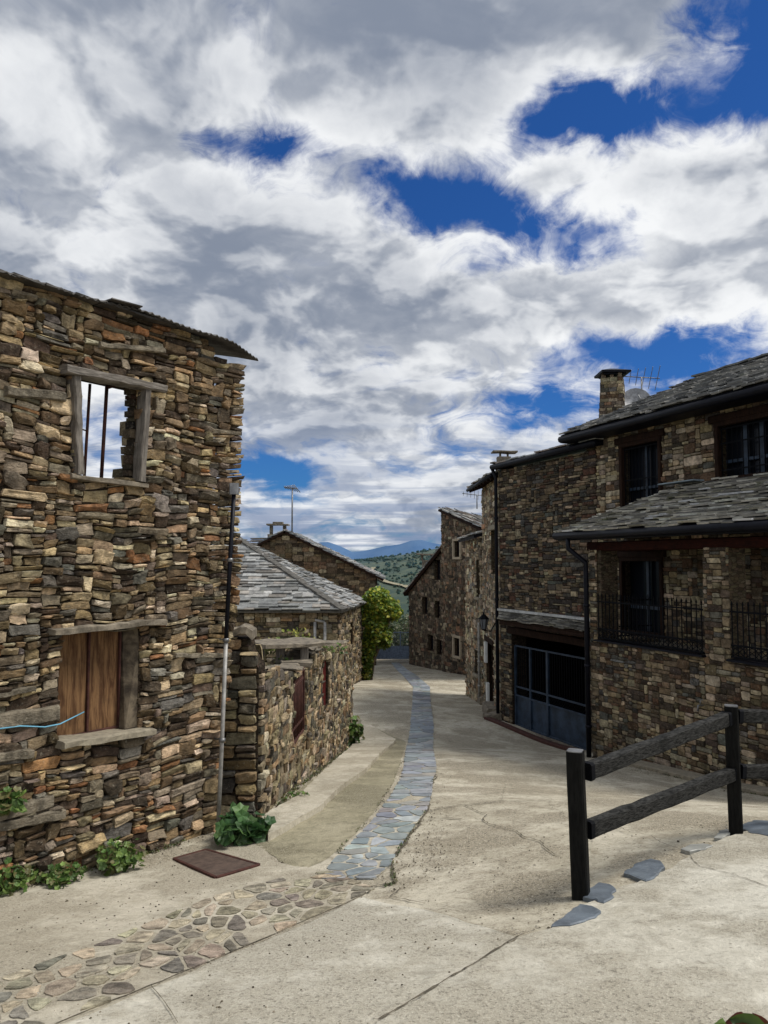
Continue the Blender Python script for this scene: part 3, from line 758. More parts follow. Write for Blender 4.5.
WL.build(ruin, [(0,topz+.03),(um(0)-0.55,topz),(um(0)-0.45,topz-0.16),(um(0)+.3,topz-0.34)], [Hup,Hlo], (0.09,0.48), (0.028,0.105), PAL_L, seed=6, prot=(0.015,0.062), gap=0.007,
         umax=um, umin=lambda v: 0, edge_deep=0.28, jit=0.72, warp=.07, core_holes=[(Hup[0],Hup[1]+.42,Hup[2],Hup[3]+.02),Hlo], extra=ruin_extra, u_rng=(0, um(0)))
# low remains of the back and left walls
def block_wall(mb, W, top, seed, pal=PAL_D, wr=(0.2,0.6), hr=(0.08,0.2), T=0.4):
    r = random.Random(seed); vb = min(W.gz(0), W.gz(W.L))-.2
    for (a, b_, c, d) in pack(0, W.L, vb, max(v for _, v in top), wr, hr, r):
        tp = interp(top, (a+b_)/2)+r.uniform(-.06,.06)
        if c > tp-.03: continue
        d = min(d, tp); k = .012
        o1 = r.uniform(-.03,.03); o2 = r.uniform(-.03,.03)
        p = [W.p(a+k,c+k,o1), W.p(b_-k,c+k,o1), W.p(b_-k,c+k,-T+o2), W.p(a+k,c+k,-T+o2)]
        mb.hexa(p+[x+Vector((r.uniform(-.015,.015),r.uniform(-.015,.015),max(.01,d-c-2*k))) for x in p], pick(pal, r), 0)
mb = MB(); bkA = WL.p(0.2,0,-4.6); bkB = WL.p(um(0)-.3,0,-4.6)
block_wall(mb, Wall(bkA[:2], bkB[:2]), [(0,-0.9),(2,-1.5),(5,-1.1)], 8); mb.build('back_wall', ['stone_far'], ruin)
# roof remnant: corrugated sheet edge
mb = MB(); r = random.Random(3); nseg = 64; wv = []
Lr = um(0)+0.16
for j, (w, dz) in enumerate([(0.20,-0.02),(-0.25,0.08),(-0.7,0.19),(-1.25,0.31)]):
    for i in range(nseg*3+1):
        u = Lr*i/(nseg*3); ph = 2*math.pi*i/3.0*0.5
        sag = 0.03*math.sin(u*2.1)+0.02*math.sin(u*5.3)
        ww = w + (r.uniform(-.03,.03) if j == 3 else 0) + (0.05*math.sin(u*1.3+1) if j == 0 else 0) - (0.14*max(0,(u-(Lr-0.55))/0.55) if j==0 else 0)
        wv.append(WL.p(u, topz+0.015+dz+sag*.6+0.013*math.cos(2*math.pi*u/0.076) - (0.06*max(0,(u-(Lr-0.75))/0.75)), ww))
n = nseg*3+1
fs = [(j*n+i, j*n+i+1, (j+1)*n+i+1, (j+1)*n+i) for j in range(3) for i in range(n-1)]
k = len(wv); wv2 = [p+Vector((0,0,-0.012)) for p in wv]
mb.add(wv+wv2, fs+[tuple(a+k for a in f[::-1]) for f in fs]+[(i,i+1,k+i+1,k+i) for i in range(n-1)], smooth=True)
mb.build('roof', 'sheet_roof', ruin)
mb = MB()
for i in range(14):  # slates and battens under the sheet edge
    u = 0.1+i*0.3; 
    if u < Lr-.3: mb.bar(WL.p(u,topz-.005,0.06), WL.p(u+.26+rnd.uniform(0,.08),topz-.01+rnd.uniform(-.01,.01),0.05), 0.2, 0.025, jit=.006, seg=3)
mb.build('eave_board', 'sheet_roof', ruin)
mb = MB(); mb.bar(WL.p(Lr*0.62,topz+.03,.14), WL.p(Lr*0.68,topz+.04,.17), .16,.016, jit=.006, seg=2); mb.build('loose_sheet','sheet_roof', ruin)
# upper window timber frame
fr = thing('x','','',(0,0,0)); bpy.data.objects.remove(fr)
h0,h1,k0,k1 = Hup
mb = MB(); a = WL.uv(58,366); b_ = WL.uv(160,386)
mb.bar(WL.p(a[0],a[1]-.045,.05), WL.p(b_[0],b_[1]-.045,.03), .2, .08, seg=10, jit=.010)
wf = mb.build('window_frame', 'wood_grey_h', ruin)
mb = MB()
for pa, pb in (((71,374),(75,475)), ((142,389),(137,482))):
    a, b_ = WL.uv(*pa), WL.uv(*pb); mb = MB(); mb.bar(WL.p(a[0],a[1],.045), WL.p(b_[0],b_[1],.03), .075, .14, up=WL.n, seg=8, jit=.007); mb.build('jamb', 'wood_grey', wf)
mb = MB(); mb.bar(WL.p(h0-.1,k0-.02,-.08), WL.p(h1+.08,k0-.03,-.08), .36, .05, seg=6, jit=.012); mb.build('sill', 'step_stone', wf)
mb = MB(); mb.bar(WL.p(h0-.1,k1+.05,-.19), WL.p(h1+.15,k1+.05,-.19), .2, .08, seg=3, jit=.01); mb.build('inner_lintel', 'wood_brown', wf)
# bare steel bars hanging in the opening
def wbar(mb, pa, pb, w, r_): a = WL.uv(*pa, w); b_ = WL.uv(*pb, w); mb.tube([WL.p(*a, w), WL.p(*b_, w)], r_, 6)
wd = -0.22
for pa, pb, rr_b in (((90,384),(84,482),.016),((107,384),(101,484),.02),((107,388),(118,385),.014),((78,428),(87,431),.008)):
    mb = MB(); wbar(mb, pa, pb, wd, rr_b); mb.build('bar', 'rust_dark', ruin)
r = random.Random(31)
for (uu, wdt) in ((h1, .10),):   # ragged inner masonry edge beside the right jamb, with shade darkened into its colours
    mb = MB(); z = k0-.03
    while z < k1+.06:
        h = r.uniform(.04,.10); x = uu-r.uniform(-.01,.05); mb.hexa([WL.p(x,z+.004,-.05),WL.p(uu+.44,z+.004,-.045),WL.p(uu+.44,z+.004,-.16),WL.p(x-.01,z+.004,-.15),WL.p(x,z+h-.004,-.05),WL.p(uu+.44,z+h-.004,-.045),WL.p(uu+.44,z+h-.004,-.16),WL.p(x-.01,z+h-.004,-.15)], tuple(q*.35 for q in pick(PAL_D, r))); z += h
    mb.build('inner_stones', 'stone_near', ruin)
# lower window
h0,h1,k0,k1 = Hlo
mb = MB(); a = WL.uv(45,632); b_ = WL.uv(157,621); mb.bar(WL.p(a[0],a[1]-.0,.03), WL.p(b_[0],b_[1]-.0,.03), .26, .06, seg=9, jit=.014)
lw = mb.build('shuttered_window', 'step_stone', ruin)
mb = MB(); a = WL.uv(54,742); b_ = WL.uv(146,729); mb.bar(WL.p(a[0],a[1]-.015,.0), WL.p(b_[0],b_[1]-.005,.0), .34, .065, seg=8, jit=.010); mb.build('sill', 'mortar_pale', lw)
sw = -0.14
u_l, u_r = h0-.02, WL.uv(118,690,sw)[0]; um_ = WL.uv(87,690,sw)[0]
for i,(x0,x1) in enumerate(((u_l,um_-.012),(um_+.012,u_r))):
    mb = MB(); npl = 2
    for q in range(npl):
        a_ = x0+(x1-x0)*q/npl; c_ = x0+(x1-x0)*(q+1)/npl
        mb.hexa([WL.p(a_+.002,k0-.02,sw),WL.p(c_-.002,k0-.02,sw),WL.p(c_-.002,k0-.02,sw-.03),WL.p(a_+.002,k0-.02,sw-.03),WL.p(a_+.002,k1+.05,sw),WL.p(c_-.002,k1+.05,sw),WL.p(c_-.002,k1+.05,sw-.03),WL.p(a_+.002,k1+.05,sw-.03)])
    mb.build('shutter', 'wood_shutter', lw)
mb = MB()
for uu in (um_, u_r): mb.bar(WL.p(uu,k0,sw+.012), WL.p(uu,k1+.03,sw+.012), .022,.03, up=WL.n)
mb.bar(WL.p(u_l,k0+.01,sw+.013), WL.p(u_r,k0+.01,sw+.013), .03,.025)
mb.build('shutter_rail', 'rust_dark', lw)
mb = MB(); mb.hexa([WL.p(u_r,k0-.03,-.02),WL.p(h1+.03,k0-.03,-.0),WL.p(h1+.03,k0-.03,-.5),WL.p(u_r,k0-.03,-.5),WL.p(u_r+.04,k1+.03,-.15),WL.p(h1+.03,k1+.03,-.0),WL.p(h1+.03,k1+.03,-.5),WL.p(u_r+.04,k1+.03,-.5)]); mb.build('reveal','reveal_stone',lw)
mb = MB(); mb.hexa([WL.p(h0-.1,k0-.1,-.5),WL.p(h1+.1,k0-.1,-.5),WL.p(h1+.1,k0-.1,-.54),WL.p(h0-.1,k0-.1,-.54),WL.p(h0-.1,k1+.1,-.5),WL.p(h1+.1,k1+.1,-.5),WL.p(h1+.1,k1+.1,-.54),WL.p(h0-.1,k1+.1,-.54)]); mb.build('backing','dark_inside',lw)
# blue cord
mb = MB(); pts = []
for px, py, w in ((-10,730,.1),(20,726,.1),(45,727,.11),(60,724,.09),(72,718,.03),(84,712,-.1)): a = WL.uv(px,py,w); pts.append(WL.p(*a,w))
mb.tube(pts, .006, 6); tag(mb.build('cord', 'cord_blue'), 'thin pale blue cord tied to the wooden shutter and running left', 'cord')
# long timber/stone slabs set in the wall
mb = MB()
for (x0,y0,x1,y1,t) in ((-12,722,54,712,.16),(-12,758,28,752,.09),(-10,695,30,688,.05),(60,398,2,392,.1),(160,352,95,346,.06),(-10,815,48,800,.12),(60,812,-10,826,.1),(225,655,170,655,.06)):
    a = WL.uv(x0,y0); b_ = WL.uv(x1,y1); mb = MB(); k = rnd.uniform(.75,1.2); mb.bar(WL.p(a[0],a[1],.02), WL.p(b_[0],b_[1],.02), 0.16, t*.85, seg=7, jit=.009, col=(.17*k,.145*k,.105*k)); mb.build('long_stone', 'stone_near', ruin)
# downpipe on the corner
t = thing('downpipe', 'thin grey downpipe leaning down the right corner of the ruined house', 'downpipe', WL.p(um(-3),-3,.15))
ptp = [WL.p(*WL.uv(x,y,.15),.15) for x,y in ((234,492),(230,560),(226,640),(222,740),(218,828))]
mb = MB(); mb.tube(ptp[2:], .023, 10); mb.build('pipe', 'pipe_grey', t)
mb = MB(); mb.tube(ptp[:3], .024, 10); mb.build('upper_pipe', 'gutter_dark', t)
mb = MB(); a = ptp[0]; mb.bar(a+Vector((0,0,-.03)), a+Vector((0,0,.10)), .10, .09, up=Vector((0,1,0))); mb.build('hopper', 'steel_grey', t)
for q in ptp[1:4]: mb = MB(); mb.tube([q-Vector((0,0,.02)), q+Vector((0,0,.02))], .037, 10); mb.bar(q, q-WL.n*.14, .012,.02); mb.build('bracket','steel_grey', t)
# rusty iron stub by the top corner
mb = MB(); a = WL.uv(232,430,.0); mb.bar(WL.p(a[0],a[1],-.1), WL.p(a[0]+.2,a[1]-.01,-.05), .03,.05); mb.build('iron_stub','iron_black', ruin)

# ------------------------------------------------------------------ YARD WALL
YA = onray(262, -1.954, .0565); YB = onray(352, -1.954, .0565)
WY = Wall(YA[:2], YB[:2], 0.6)
yard = thing('yard_wall', 'low ruined rubble wall with a barred hatch, running down the left of the lane', 'wall', (YA.x, YA.y, g(YA.x,YA.y)))
def yv(px, py): return WY.uv(px, py)
kn = [(-.1, yv(263,668)[1])]+[(yv(x,y)[0], yv(x,y)[1]) for x,y in ((275,669),(290,671),(303,669),(309,663),(322,647),(335,646),(350,645))]
kn[-1] = (WY.L+.1, kn[-1][1])
Hg = WY.rect(292,304.5,674,738); Hr = WY.rect(322,328,661,708)
WY.build(yard, kn, [Hg,Hr], (0.10,0.42), (0.05,0.15), PAL_G, seed=12, prot=(.012,.045), gap=.007, back=True, jit=.55, warp=.06)
# near end (pillar) and return to the house
WP = Wall((-2.35, YA.y-.02), (YA.x-.01, YA.y-.02), 0.5)
WP.build(yard, [(0,P(228,634,YA.y).z),(WP.uv(246,640)[0],P(240,637,YA.y).z),(WP.uv(250,640)[0],P(250,652,YA.y).z),(WP.L,P(262,668,YA.y).z)], [], (0.16,0.5), (0.07,0.16), PAL_G[:4]+[((0.08,0.075,0.06),3)], seed=13, prot=(.02,.09), gap=.014, name='end_wall', jit=.5, back=True)
mb = MB()
c = WP.p(WP.uv(242,636)[0], P(240,633,YA.y).z, -.1); mb.bar(c-Vector((.15,0,-.02)), c+Vector((.13,0,.0)), .34,.10, seg=4, jit=.035)
# flat capping stones on the yard wall
r = random.Random(4); u = 0
while u < WY.L-.2:
    w = r.uniform(.3,.7); z = interp(kn, u+w/2)
    if r.random() < .8: mb.bar(WY.p(u,z+.03,-.22+r.uniform(-.1,.1)), WY.p(u+w,interp(kn,u+w)+.03,-.22+r.uniform(-.1,.1)), r.uniform(.3,.5), r.uniform(.03,.07), seg=3, jit=.03)
    u += w*r.uniform(.95,1.2)
mb.build('capping_stone', 'step_stone', yard)
# inner cross walls and slab of the fallen shed
WX = Wall((-6, 15.4), (WY.p(6.2,0)[0]-.6, 15.4), .5)
WX.build(yard, [(0,-1.75),(2,-1.9),(3.2,-1.7),(WX.L,-1.55)], [], (0.2,0.55), (0.08,0.18), PAL_G, seed=14, name='cross_wall')
mb = MB(); sz = P(290,643,12.9).z
mb.bar((P(252,642,12.6).x, 12.7, P(252,645,12.7).z), (P(322,640,13.4).x, 13.4, P(322,641,13.4).z), 1.0, .07, seg=5, jit=.02)
mb.build('roof_slab', 'step_stone', yard)
mb = MB(); 
for px in (258, 279, 303): q = P(px,645,12.6); mb.bar((q.x,12.8,sz-.03), (q.x,12.8,g(q.x,12.8)), .13,.13, seg=4, jit=.015)
mb.build('post', 'wood_grey', yard)
# barred hatch
u0,u1,v0,v1 = Hg
hb = MB()
for a,b_ in (((u0,v0),(u1,v0)),((u1,v0),(u1,v1)),((u1,v1),(u0,v1)),((u0,v1),(u0,v0))): hb.bar(WY.p(*a,-.02), WY.p(*b_,-.02), .05,.05, up=WY.n)
ho = hb.build('hatch_gate', 'rust_dark', yard)
hb = MB()
for i in range(1,9): x = u0+(u1-u0)*i/9; hb.tube([WY.p(x,v0,-.02), WY.p(x,v1,-.02)], .013, 6)
for t_ in (.2,.85): hb.bar(WY.p(u0,v0+(v1-v0)*t_,-.02), WY.p(u1,v0+(v1-v0)*t_,-.02), .02,.04)
hb.build('bar','rust_dark', ho)
mb = MB(); mb.hexa([WY.p(u0-.05,v0-.05,-.56),WY.p(u1+.05,v0-.05,-.56),WY.p(u1+.05,v0-.05,-.59),WY.p(u0-.05,v0-.05,-.59),WY.p(u0-.05,v1,-.56),WY.p(u1+.05,v1,-.56),WY.p(u1+.05,v1,-.59),WY.p(u0-.05,v1,-.59)]); mb.build('backing','plaster_dark', ho)
u0,u1,v0,v1 = Hr
mb = MB(); mb.hexa([WY.p(u0,v0,-.05),WY.p(u1,v0,-.05),WY.p(u1,v0,-.09),WY.p(u0,v0,-.09),WY.p(u0,v1,-.05),WY.p(u1,v1,-.05),WY.p(u1,v1,-.09),WY.p(u0,v1,-.09)])
for i in range(5): x = u0+(u1-u0)*(i+.5)/5; mb.bar(WY.p(x,v0,-.045), WY.p(x,v1,-.045), .03,.02, up=WY.n)
mb.build('shutter','maroon', yard, label='dark red painted shutter')

# ------------------------------------------------------------------ SLATE ROOFED HIP HOUSE behind the yard
hA = P(343,611,30); zE = hA.z; hB = Vector((P(368,602,37).x, 37, zE)); hP = P(237,538,35)
hip = thing('slate_roofed_house', 'low house with a wide silvery slate hip roof behind the yard wall', 'house', (-4, 33, g(-2,33)))
W1 = Wall((-9.5, 30.5), (hA.x-.25, 30.5), .5); W1.build(hip, [(0,zE-.05),(W1.L,zE-.05)], [], (0.2,0.6),(0.09,0.2), PAL_G, mats=('stone_far','core_dark'), seed=21)
W2 = Wall((hA.x-.25, 30.55), (hB.x-.25, 36.8), .5)
wdh = W2.rect(349,352.5,622,650); W2.build(hip, [(0,zE-.05),(W2.L,zE-.05)], [wdh], (0.2,0.6),(0.09,0.2), PAL_G, mats=('stone_far','core_mortar'), seed=22, name='side_wall')
mb = MB(); u0,u1,v0,v1 = wdh; mb.hexa([W2.p(u0-.1,v0-.1,-.3),W2.p(u1+.1,v0-.1,-.3),W2.p(u1+.1,v0-.1,-.34),W2.p(u0-.1,v0-.1,-.34),W2.p(u0-.1,v1+.1,-.3),W2.p(u1+.1,v1+.1,-.3),W2.p(u1+.1,v1+.1,-.34),W2.p(u0-.1,v1+.1,-.34)]); mb.build('window','glass_dark',hip)
mb = MB(); SLh = [(0.30,0.305,0.295),(0.40,0.40,0.38),(0.22,0.225,0.215),(0.46,0.45,0.42),(0.33,0.30,0.26)]
hL = Vector((-10, 30, zE)); hPl = Vector((-10, 35, hP.z))
slates(mb, [hL, hA, hP, hPl], .23, (.3,.85), .045, 31, SLh, gain=.66)
slates(mb, [hA, hB, hP], .23, (.25,.7), .045, 32, SLh, gain=.70)
mb.add([hB, hP, hPl, Vector((-10,38,zE))], [(0,1,2,3)], (.2,.2,.2), 1)
mb.build('roof', ['slate_roof','plaster_dark'], hip)
mb = MB()
n = 16
for i in range(n): a = hA.lerp(hP, i/n); b_ = hA.lerp(hP, (i+1.08)/n); mb.bar(a+Vector((0,0,.05)), b_+Vector((0,0,.05)), .34,.10, seg=1, jit=.02)
mb.build('ridge_cap', 'plaster_dark', hip)
mb = MB()
for px in (315,325):
    q = P(px,622,30.2); mb.tube([q, q-Vector((0,0,2.6))], .06, 8)
mb.tube([P(315,620,30.2), P(325,622,30.2)], .05, 8); mb.build('pipe','pipe_grey', hip)

# ------------------------------------------------------------------ GABLE HOUSE behind
Yg = 45
gA = P(285,531,Yg); gR = P(384,579,Yg); gW = P(376,590,Yg)
gab = thing('gabled_house', 'brown stone gabled house rising behind the slate hip roof, with chimney pots', 'house', (gA.x, Yg+4, g(gA.x,Yg)))
WG = Wall((gA.x-5.6, Yg), (gW.x, Yg), .5); sl = (gA.z-gR.z)/(gR.x-gA.x)
PAL_GB = [((0.18,0.13,0.075),4),((0.14,0.09,0.05),4),((0.08,0.058,0.036),5),((0.25,0.20,0.125),2)]
WG.build(gab, [(0,gA.z-5.6*sl),(5.6,gA.z-.12),(WG.L,gA.z-.12-sl*(gW.x-gA.x))], [], (0.25,0.8),(0.14,0.28), PAL_GB, mats=('stone_far','core_mortar'), seed=41, vb=-6.3, jit=.2)
mb = MB(); dY = Vector((0,9,0)); f0 = Vector((0,-.35,0)); gLf = Vector((gA.x-6.2, Yg, gA.z-6.2*sl))
slates(mb, [gR+f0, gR+dY, gA+dY, gA+f0], .35, (.3,.8), .04, 42, SL, base=.14)
slates(mb, [gLf+dY, gLf+f0, gA+f0, gA+dY], .35, (.3,.8), .04, 43, SL, base=.14)
mb.build('roof', ['slate_roof','wood_brown'], gab)
WS = Wall((gW.x, Yg), (gW.x-.01, Yg+8.5), .4)
mb = MB(); mb.hexa([(gW.x-.4,Yg+.05,-7),(gW.x,Yg+.05,-7),(gW.x,Yg+8.6,-7),(gW.x-.4,Yg+8.6,-7),(gW.x-.4,Yg+.05,gR.z+.1),(gW.x,Yg+.05,gR.z-.02),(gW.x,Yg+8.6,gR.z-.02),(gW.x-.4,Yg+8.6,gR.z+.1)])
mb.build('side_wall','core_mortar',gab)
# chimney with pot table
cb = P(278,540,46.5); mb = MB(); r = random.Random(2)
for i in range(3): mb.bar(cb+Vector((0,0,i*.22-.3)), cb+Vector((0,0,i*.22-.1)), 1.1+.05*i, .9, up=Vector((0,1,0)), seg=1, jit=.03)
for i in range(4): mb.bar(cb+Vector((-1.6+.0*i,0,-.35+i*.14)), cb+Vector((-.35,0,-.33+i*.14)), .8, .09, jit=.03, seg=2)
for dx in (-.4,.4): mb.bar(cb+Vector((dx,0,.3)), cb+Vector((dx,0,.85)), .2,.2, up=Vector((0,1,0)), jit=.02)
mb.bar(cb+Vector((-.65,0,.92)), cb+Vector((.65,0,.92)), .9,.1, jit=.02, seg=2); mb.bar(cb+Vector((-.3,0,1.03)), cb+Vector((.3,0,1.03)), .5,.12, jit=.02)
mb.build('chimney','step_stone',gab)
def aerial(name, label, base, h, arms, r_, parent=None, yagi=True, ang=0.4):
    t = thing(name, label, 'antenna', base); mb = MB(); top = Vector(base)+Vector((0,0,h)); mb.tube([base, top], r_, 6); mb.build('mast','steel_grey',t)
    mb = MB(); d = Vector((math.cos(ang), math.sin(ang), .12))*arms
    mb.tube([top-d*.4, top+d*.6], r_*.7, 5)
    for i in range(7):
        q = top + d*(-.35+i*.15); e = Vector((-math.sin(ang)*.75, math.cos(ang), .5))*arms*.30*(1.3-.14*i); mb.tube([q-e+Vector((0,0,-.1*arms*0)), q+e], r_*.5, 4); 
    mb.build('elements','steel_grey',t); return t
aerial('tv_antenna', 'tall thin rusty antenna mast rising above the gabled roof at left', P(292,534,46), (534-488)/F*46, 1.0, .05, ang=2.6)

# ------------------------------------------------------------------ VINE TREE by the lane
def leafy(mb, n, fn, size, pal, r, droop=.3, lobes=False):
    for _ in range(n):
        res = fn(r)
        if res is None: continue
        c, k = res; s_ = size*r.uniform(.6,1.3)
        nrm = Vector((r.gauss(0,1), r.gauss(0,1)-.3, abs(r.gauss(0,1))+.35)).normalized(); u = nrm.orthogonal().normalized(); w = nrm.cross(u)
        a = r.uniform(0, 6.28); u, w = u*math.cos(a)+w*math.sin(a), w*math.cos(a)-u*math.sin(a)
        col = r.choice(pal); q = r.uniform(.7,1.3)*k; col = tuple(x*q for x in col)
        if lobes:
            m = 10; vs = [c]; 
            for i in range(m):
                th = 2*math.pi*i/m; rr = s_*(.55 if i%2 else .42)*r.uniform(.9,1.1); vs.append(c + (u*math.cos(th)+w*math.sin(th))*rr + nrm*(.12*s_ if i%2 else .03*s_))
            mb.add(vs, [(0,i+1,(i+1)%m+1) for i in range(m)], col)
        else:
            mb.add([c-u*s_*.5, c+w*s_*.33+nrm*s_*.08, c+u*s_*.5, c-w*s_*.33+nrm*s_*.08], [(0,1,2,3)], col)
LEAFV = [(0.16,0.23,0.03),(0.25,0.30,0.03),(0.07,0.13,0.02),(0.11,0.17,0.025),(0.33,0.31,0.04)]
Yt = 36.5; tb = P(366,683,Yt); 
t = thing('climbing_shrub', 'tall yellow-green leafy shrub covering the house corner by the lane', 'shrub', tb)
blobs = []
for px,py,rx,rz,w in ((378,602,14,15,3),(388,612,12,15,2.6),(368,612,10,20,2),(394,610,9,10,1),(378,632,14,16,2.2),(368,648,9,20,2),(366,665,7,16,1.5),(384,640,8,10,1)):
    c = P(px,py,Yt); blobs.append((c, rx/F*Yt, rz/F*Yt, w))
def vfn(r):
    c, rx, rz, _ = r.choices(blobs, [b_[3] for b_ in blobs])[0]
    d = Vector((r.gauss(0,1), r.gauss(0,1), r.gauss(0,1))).normalized()*(r.random()**.35)
    p = c+Vector((d.x*rx, d.y*rx*1.2, d.z*rz)); 
    if mnoise.noise(p*1.9) < -.22: return None
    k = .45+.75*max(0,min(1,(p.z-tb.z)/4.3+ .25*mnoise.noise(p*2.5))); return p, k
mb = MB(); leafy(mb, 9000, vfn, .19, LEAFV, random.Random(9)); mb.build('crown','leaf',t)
mb = MB()
for k in range(6):
    c = blobs[k][0]; mb.tube([tb+Vector((rnd.uniform(-.2,.2),rnd.uniform(-.1,.1),-.1)), tb.lerp(c,.5)+Vector((rnd.uniform(-.15,.15),0,0)), c], [.09,.06,.02], 6)
mb.build('trunk','bark',t)

# ------------------------------------------------------------------ FAR GATE and scrub beyond
Ygt = 47
t = thing('metal_gate', 'low blue-grey metal gate closing the far end of the lane', 'gate', (P(396,659,Ygt).x, Ygt, P(396,659,Ygt).z))
zb = P(396,659,Ygt).z; z1 = P(396,646,Ygt).z; z2 = P(396,632.5,Ygt).z; x0, x1 = P(358,650,Ygt).x, P(411,650,Ygt).x
mb = MB(); mb.hexa([(x0,Ygt,zb),(x1,Ygt,zb),(x1,Ygt+.04,zb),(x0,Ygt+.04,zb),(x0,Ygt,z1),(x1,Ygt,z1),(x1,Ygt+.04,z1),(x0,Ygt+.04,z1)]); mb.build('panel','steel_blue',t)
mb = MB(); n = 5
for i in range(n+1): x = x0+(x1-x0)*i/n; mb.bar((x,Ygt-.03,zb), (x,Ygt-.03,z2+.06), .09,.09, up=Vector((0,1,0)))
mb.bar((x0,Ygt-.03,z2), (x1,Ygt-.03,z2), .06,.06); mb.build('frame','steel_blue',t)
mb = MB()
for i in range(40): x = x0+(x1-x0)*(i+.5)/40; mb.tube([(x,Ygt,z1),(x,Ygt,z2)], .012, 4)
mb.build('bars','steel_blue',t)
SHR = [(0.06,0.09,0.035),(0.09,0.11,0.05),(0.14,0.14,0.08),(0.035,0.06,0.025)]
for i, (px, py, Y, rr, hh, lab) in enumerate([(372,640,54,1.6,1.8,'greyish-green bush behind the leafy shrub, beyond the gate'),(385,628,58,1.7,1.9,'dull green bush beyond the left half of the far gate'),(401,624,60,1.8,2.2,'dark bush beyond the right half of the far gate'),(416,625,62,1.8,2.4,'dark bush hidden partly by the corner of the far stone house')]):
    c = P(px,py,Y); gz = g(c.x, Y); t = thing('bush', lab, 'bush', (c.x, Y, gz))
    def bf(r, c=c, rr=rr, hh=hh, gz=gz):
        d = Vector((r.gauss(0,1), r.gauss(0,1), abs(r.gauss(0,1)))).normalized()*(r.random()**.4)
        p = Vector((c.x+d.x*rr, c.y+d.y*rr, gz + (c.z+1.0-gz)*(0.1+.9*d.z)))
        return None if mnoise.noise(p*1.6) < -.2 else (p, .6+.5*d.z)
    mb = MB(); leafy(mb, 2600, bf, .24, SHR, random.Random(50+i)); mb.build('foliage','leaf',t)
    mb = MB(); 
    for k in range(4): mb.tube([(c.x,Y,gz-.1),(c.x+rnd.uniform(-.7,.7),Y+rnd.uniform(-.5,.5),gz+(c.z+.6-gz)*.8)],[.06,.02],5)
    mb.build('stem','bark',t)
# road on the hillside and scattered woodland
mb = MB(); rp = [(350,566),(360,570),(366,573),(371,570.5),(374,568.5),(368,573.5),(376,578),(386,583),(396,585.5),(404,587),(414,591),(430,597)]
pts = [G(x, y) for x, y in rp]; pts = [p for p in pts if p]
vs = []; fs = []; k = 0
for a, b_ in zip(pts, pts[1:]):
    m = max(1, int((b_-a).length/6))
    for i in range(m+1):
        p = a.lerp(b_, i/m); d = (b_-a); d.z = 0; d.normalize(); n = Vector((-d.y, d.x, 0))
        for s_ in (-1,1): q = p+n*s_*2.2; vs.append((q.x, q.y, max(g(q.x,q.y), g(p.x,p.y))+1.0))
        if i: j = len(vs)//2-1; fs.append((2*j-2,2*j-1,2*j+1,2*j))
mb.add(vs, fs); o = mb.build('road', 'concrete_olive'); o['kind'] = 'structure'
r = random.Random(77); mb = MB()
ico = [(0,0,1),(.89,0,.45),(.28,.85,.45),(-.72,.53,.45),(-.72,-.53,.45),(.28,-.85,.45),(.72,.53,-.2),(-.28,.85,-.2),(-.89,0,-.2),(-.28,-.85,-.2),(.72,-.53,-.2)]
icf = [(0,1,2),(0,2,3),(0,3,4),(0,4,5),(0,5,1),(1,6,2),(2,6,7),(2,7,3),(3,7,8),(3,8,4),(4,8,9),(4,9,5),(5,9,10),(5,10,1),(1,10,6)]
cnt = 0
for _ in range(9000):
    y = r.uniform(70, 900); x = y*r.uniform(-.12,.22) + r.uniform(-20,20)
    d = mnoise.noise((x*.012, y*.008, 4)) + .5*mnoise.noise((x*.04,y*.03,7))
    top = y > 600
    if d < (-.05 if top else .22) and r.random() > .15: continue
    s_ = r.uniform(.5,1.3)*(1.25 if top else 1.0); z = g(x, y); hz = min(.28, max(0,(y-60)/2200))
    c = r.choice([(0.02,0.04,0.016),(0.035,0.055,0.02),(0.05,0.06,0.028),(0.016,0.03,0.016)]); c = tuple(a*(1-hz)+b_*hz for a, b_ in zip(c, (0.07,0.13,0.19)))  # blue distance haze blended into the clump colours
    jj = [r.uniform(.7,1.3) for _ in ico]
    mb.add([(x+p[0]*s_*q, y+p[1]*s_*q, z+s_*.4+p[2]*s_*q*1.1) for p, q in zip(ico, jj)], icf, c); cnt += 1
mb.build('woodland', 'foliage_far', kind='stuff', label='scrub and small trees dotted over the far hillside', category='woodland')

SLP = [(0.26,0.245,0.21),(0.36,0.335,0.28),(0.17,0.16,0.14),(0.42,0.395,0.33),(0.20,0.185,0.14)]
# ------------------------------------------------------------------ RIGHT SIDE
def facepoint(a, px): return onray(px, a, -.404)
AU, AP, AG = 13.23, 11.5, 11.07
C0 = facepoint(AU, 500); n_in = Vector((.927,.375,0)); dcam = Vector((.375,-.927,0))
PJ = facepoint(AU, 598)                                     # joint of garage wall and main house
gar = thing('garage_house', 'dark stone house with the wide blue metal garage gate, right of the lane', 'house', (C0.x+1, C0.y, g(C0.x,C0.y)))
WA = Wall(C0[:2], PJ[:2], .5)
zt = 2.86
Hgate = (WA.uv(512.5,690)[0], WA.uv(590,690)[0], -4.95, P(513,641,WA.p(WA.uv(513,641)[0],0).y).z+.42)
Hgate = (Hgate[0], min(Hgate[1], WA.L-.12), -4.97, -1.95)
WA.build(gar, [(0,zt-.02),(WA.L,zt)], [Hgate], (0.14,0.60),(0.045,0.13), PAL_D, mats=('stone_far','core_dark'), seed=51, prot=(.01,.045), gap=.012, jit=.3, vb=-5.6)
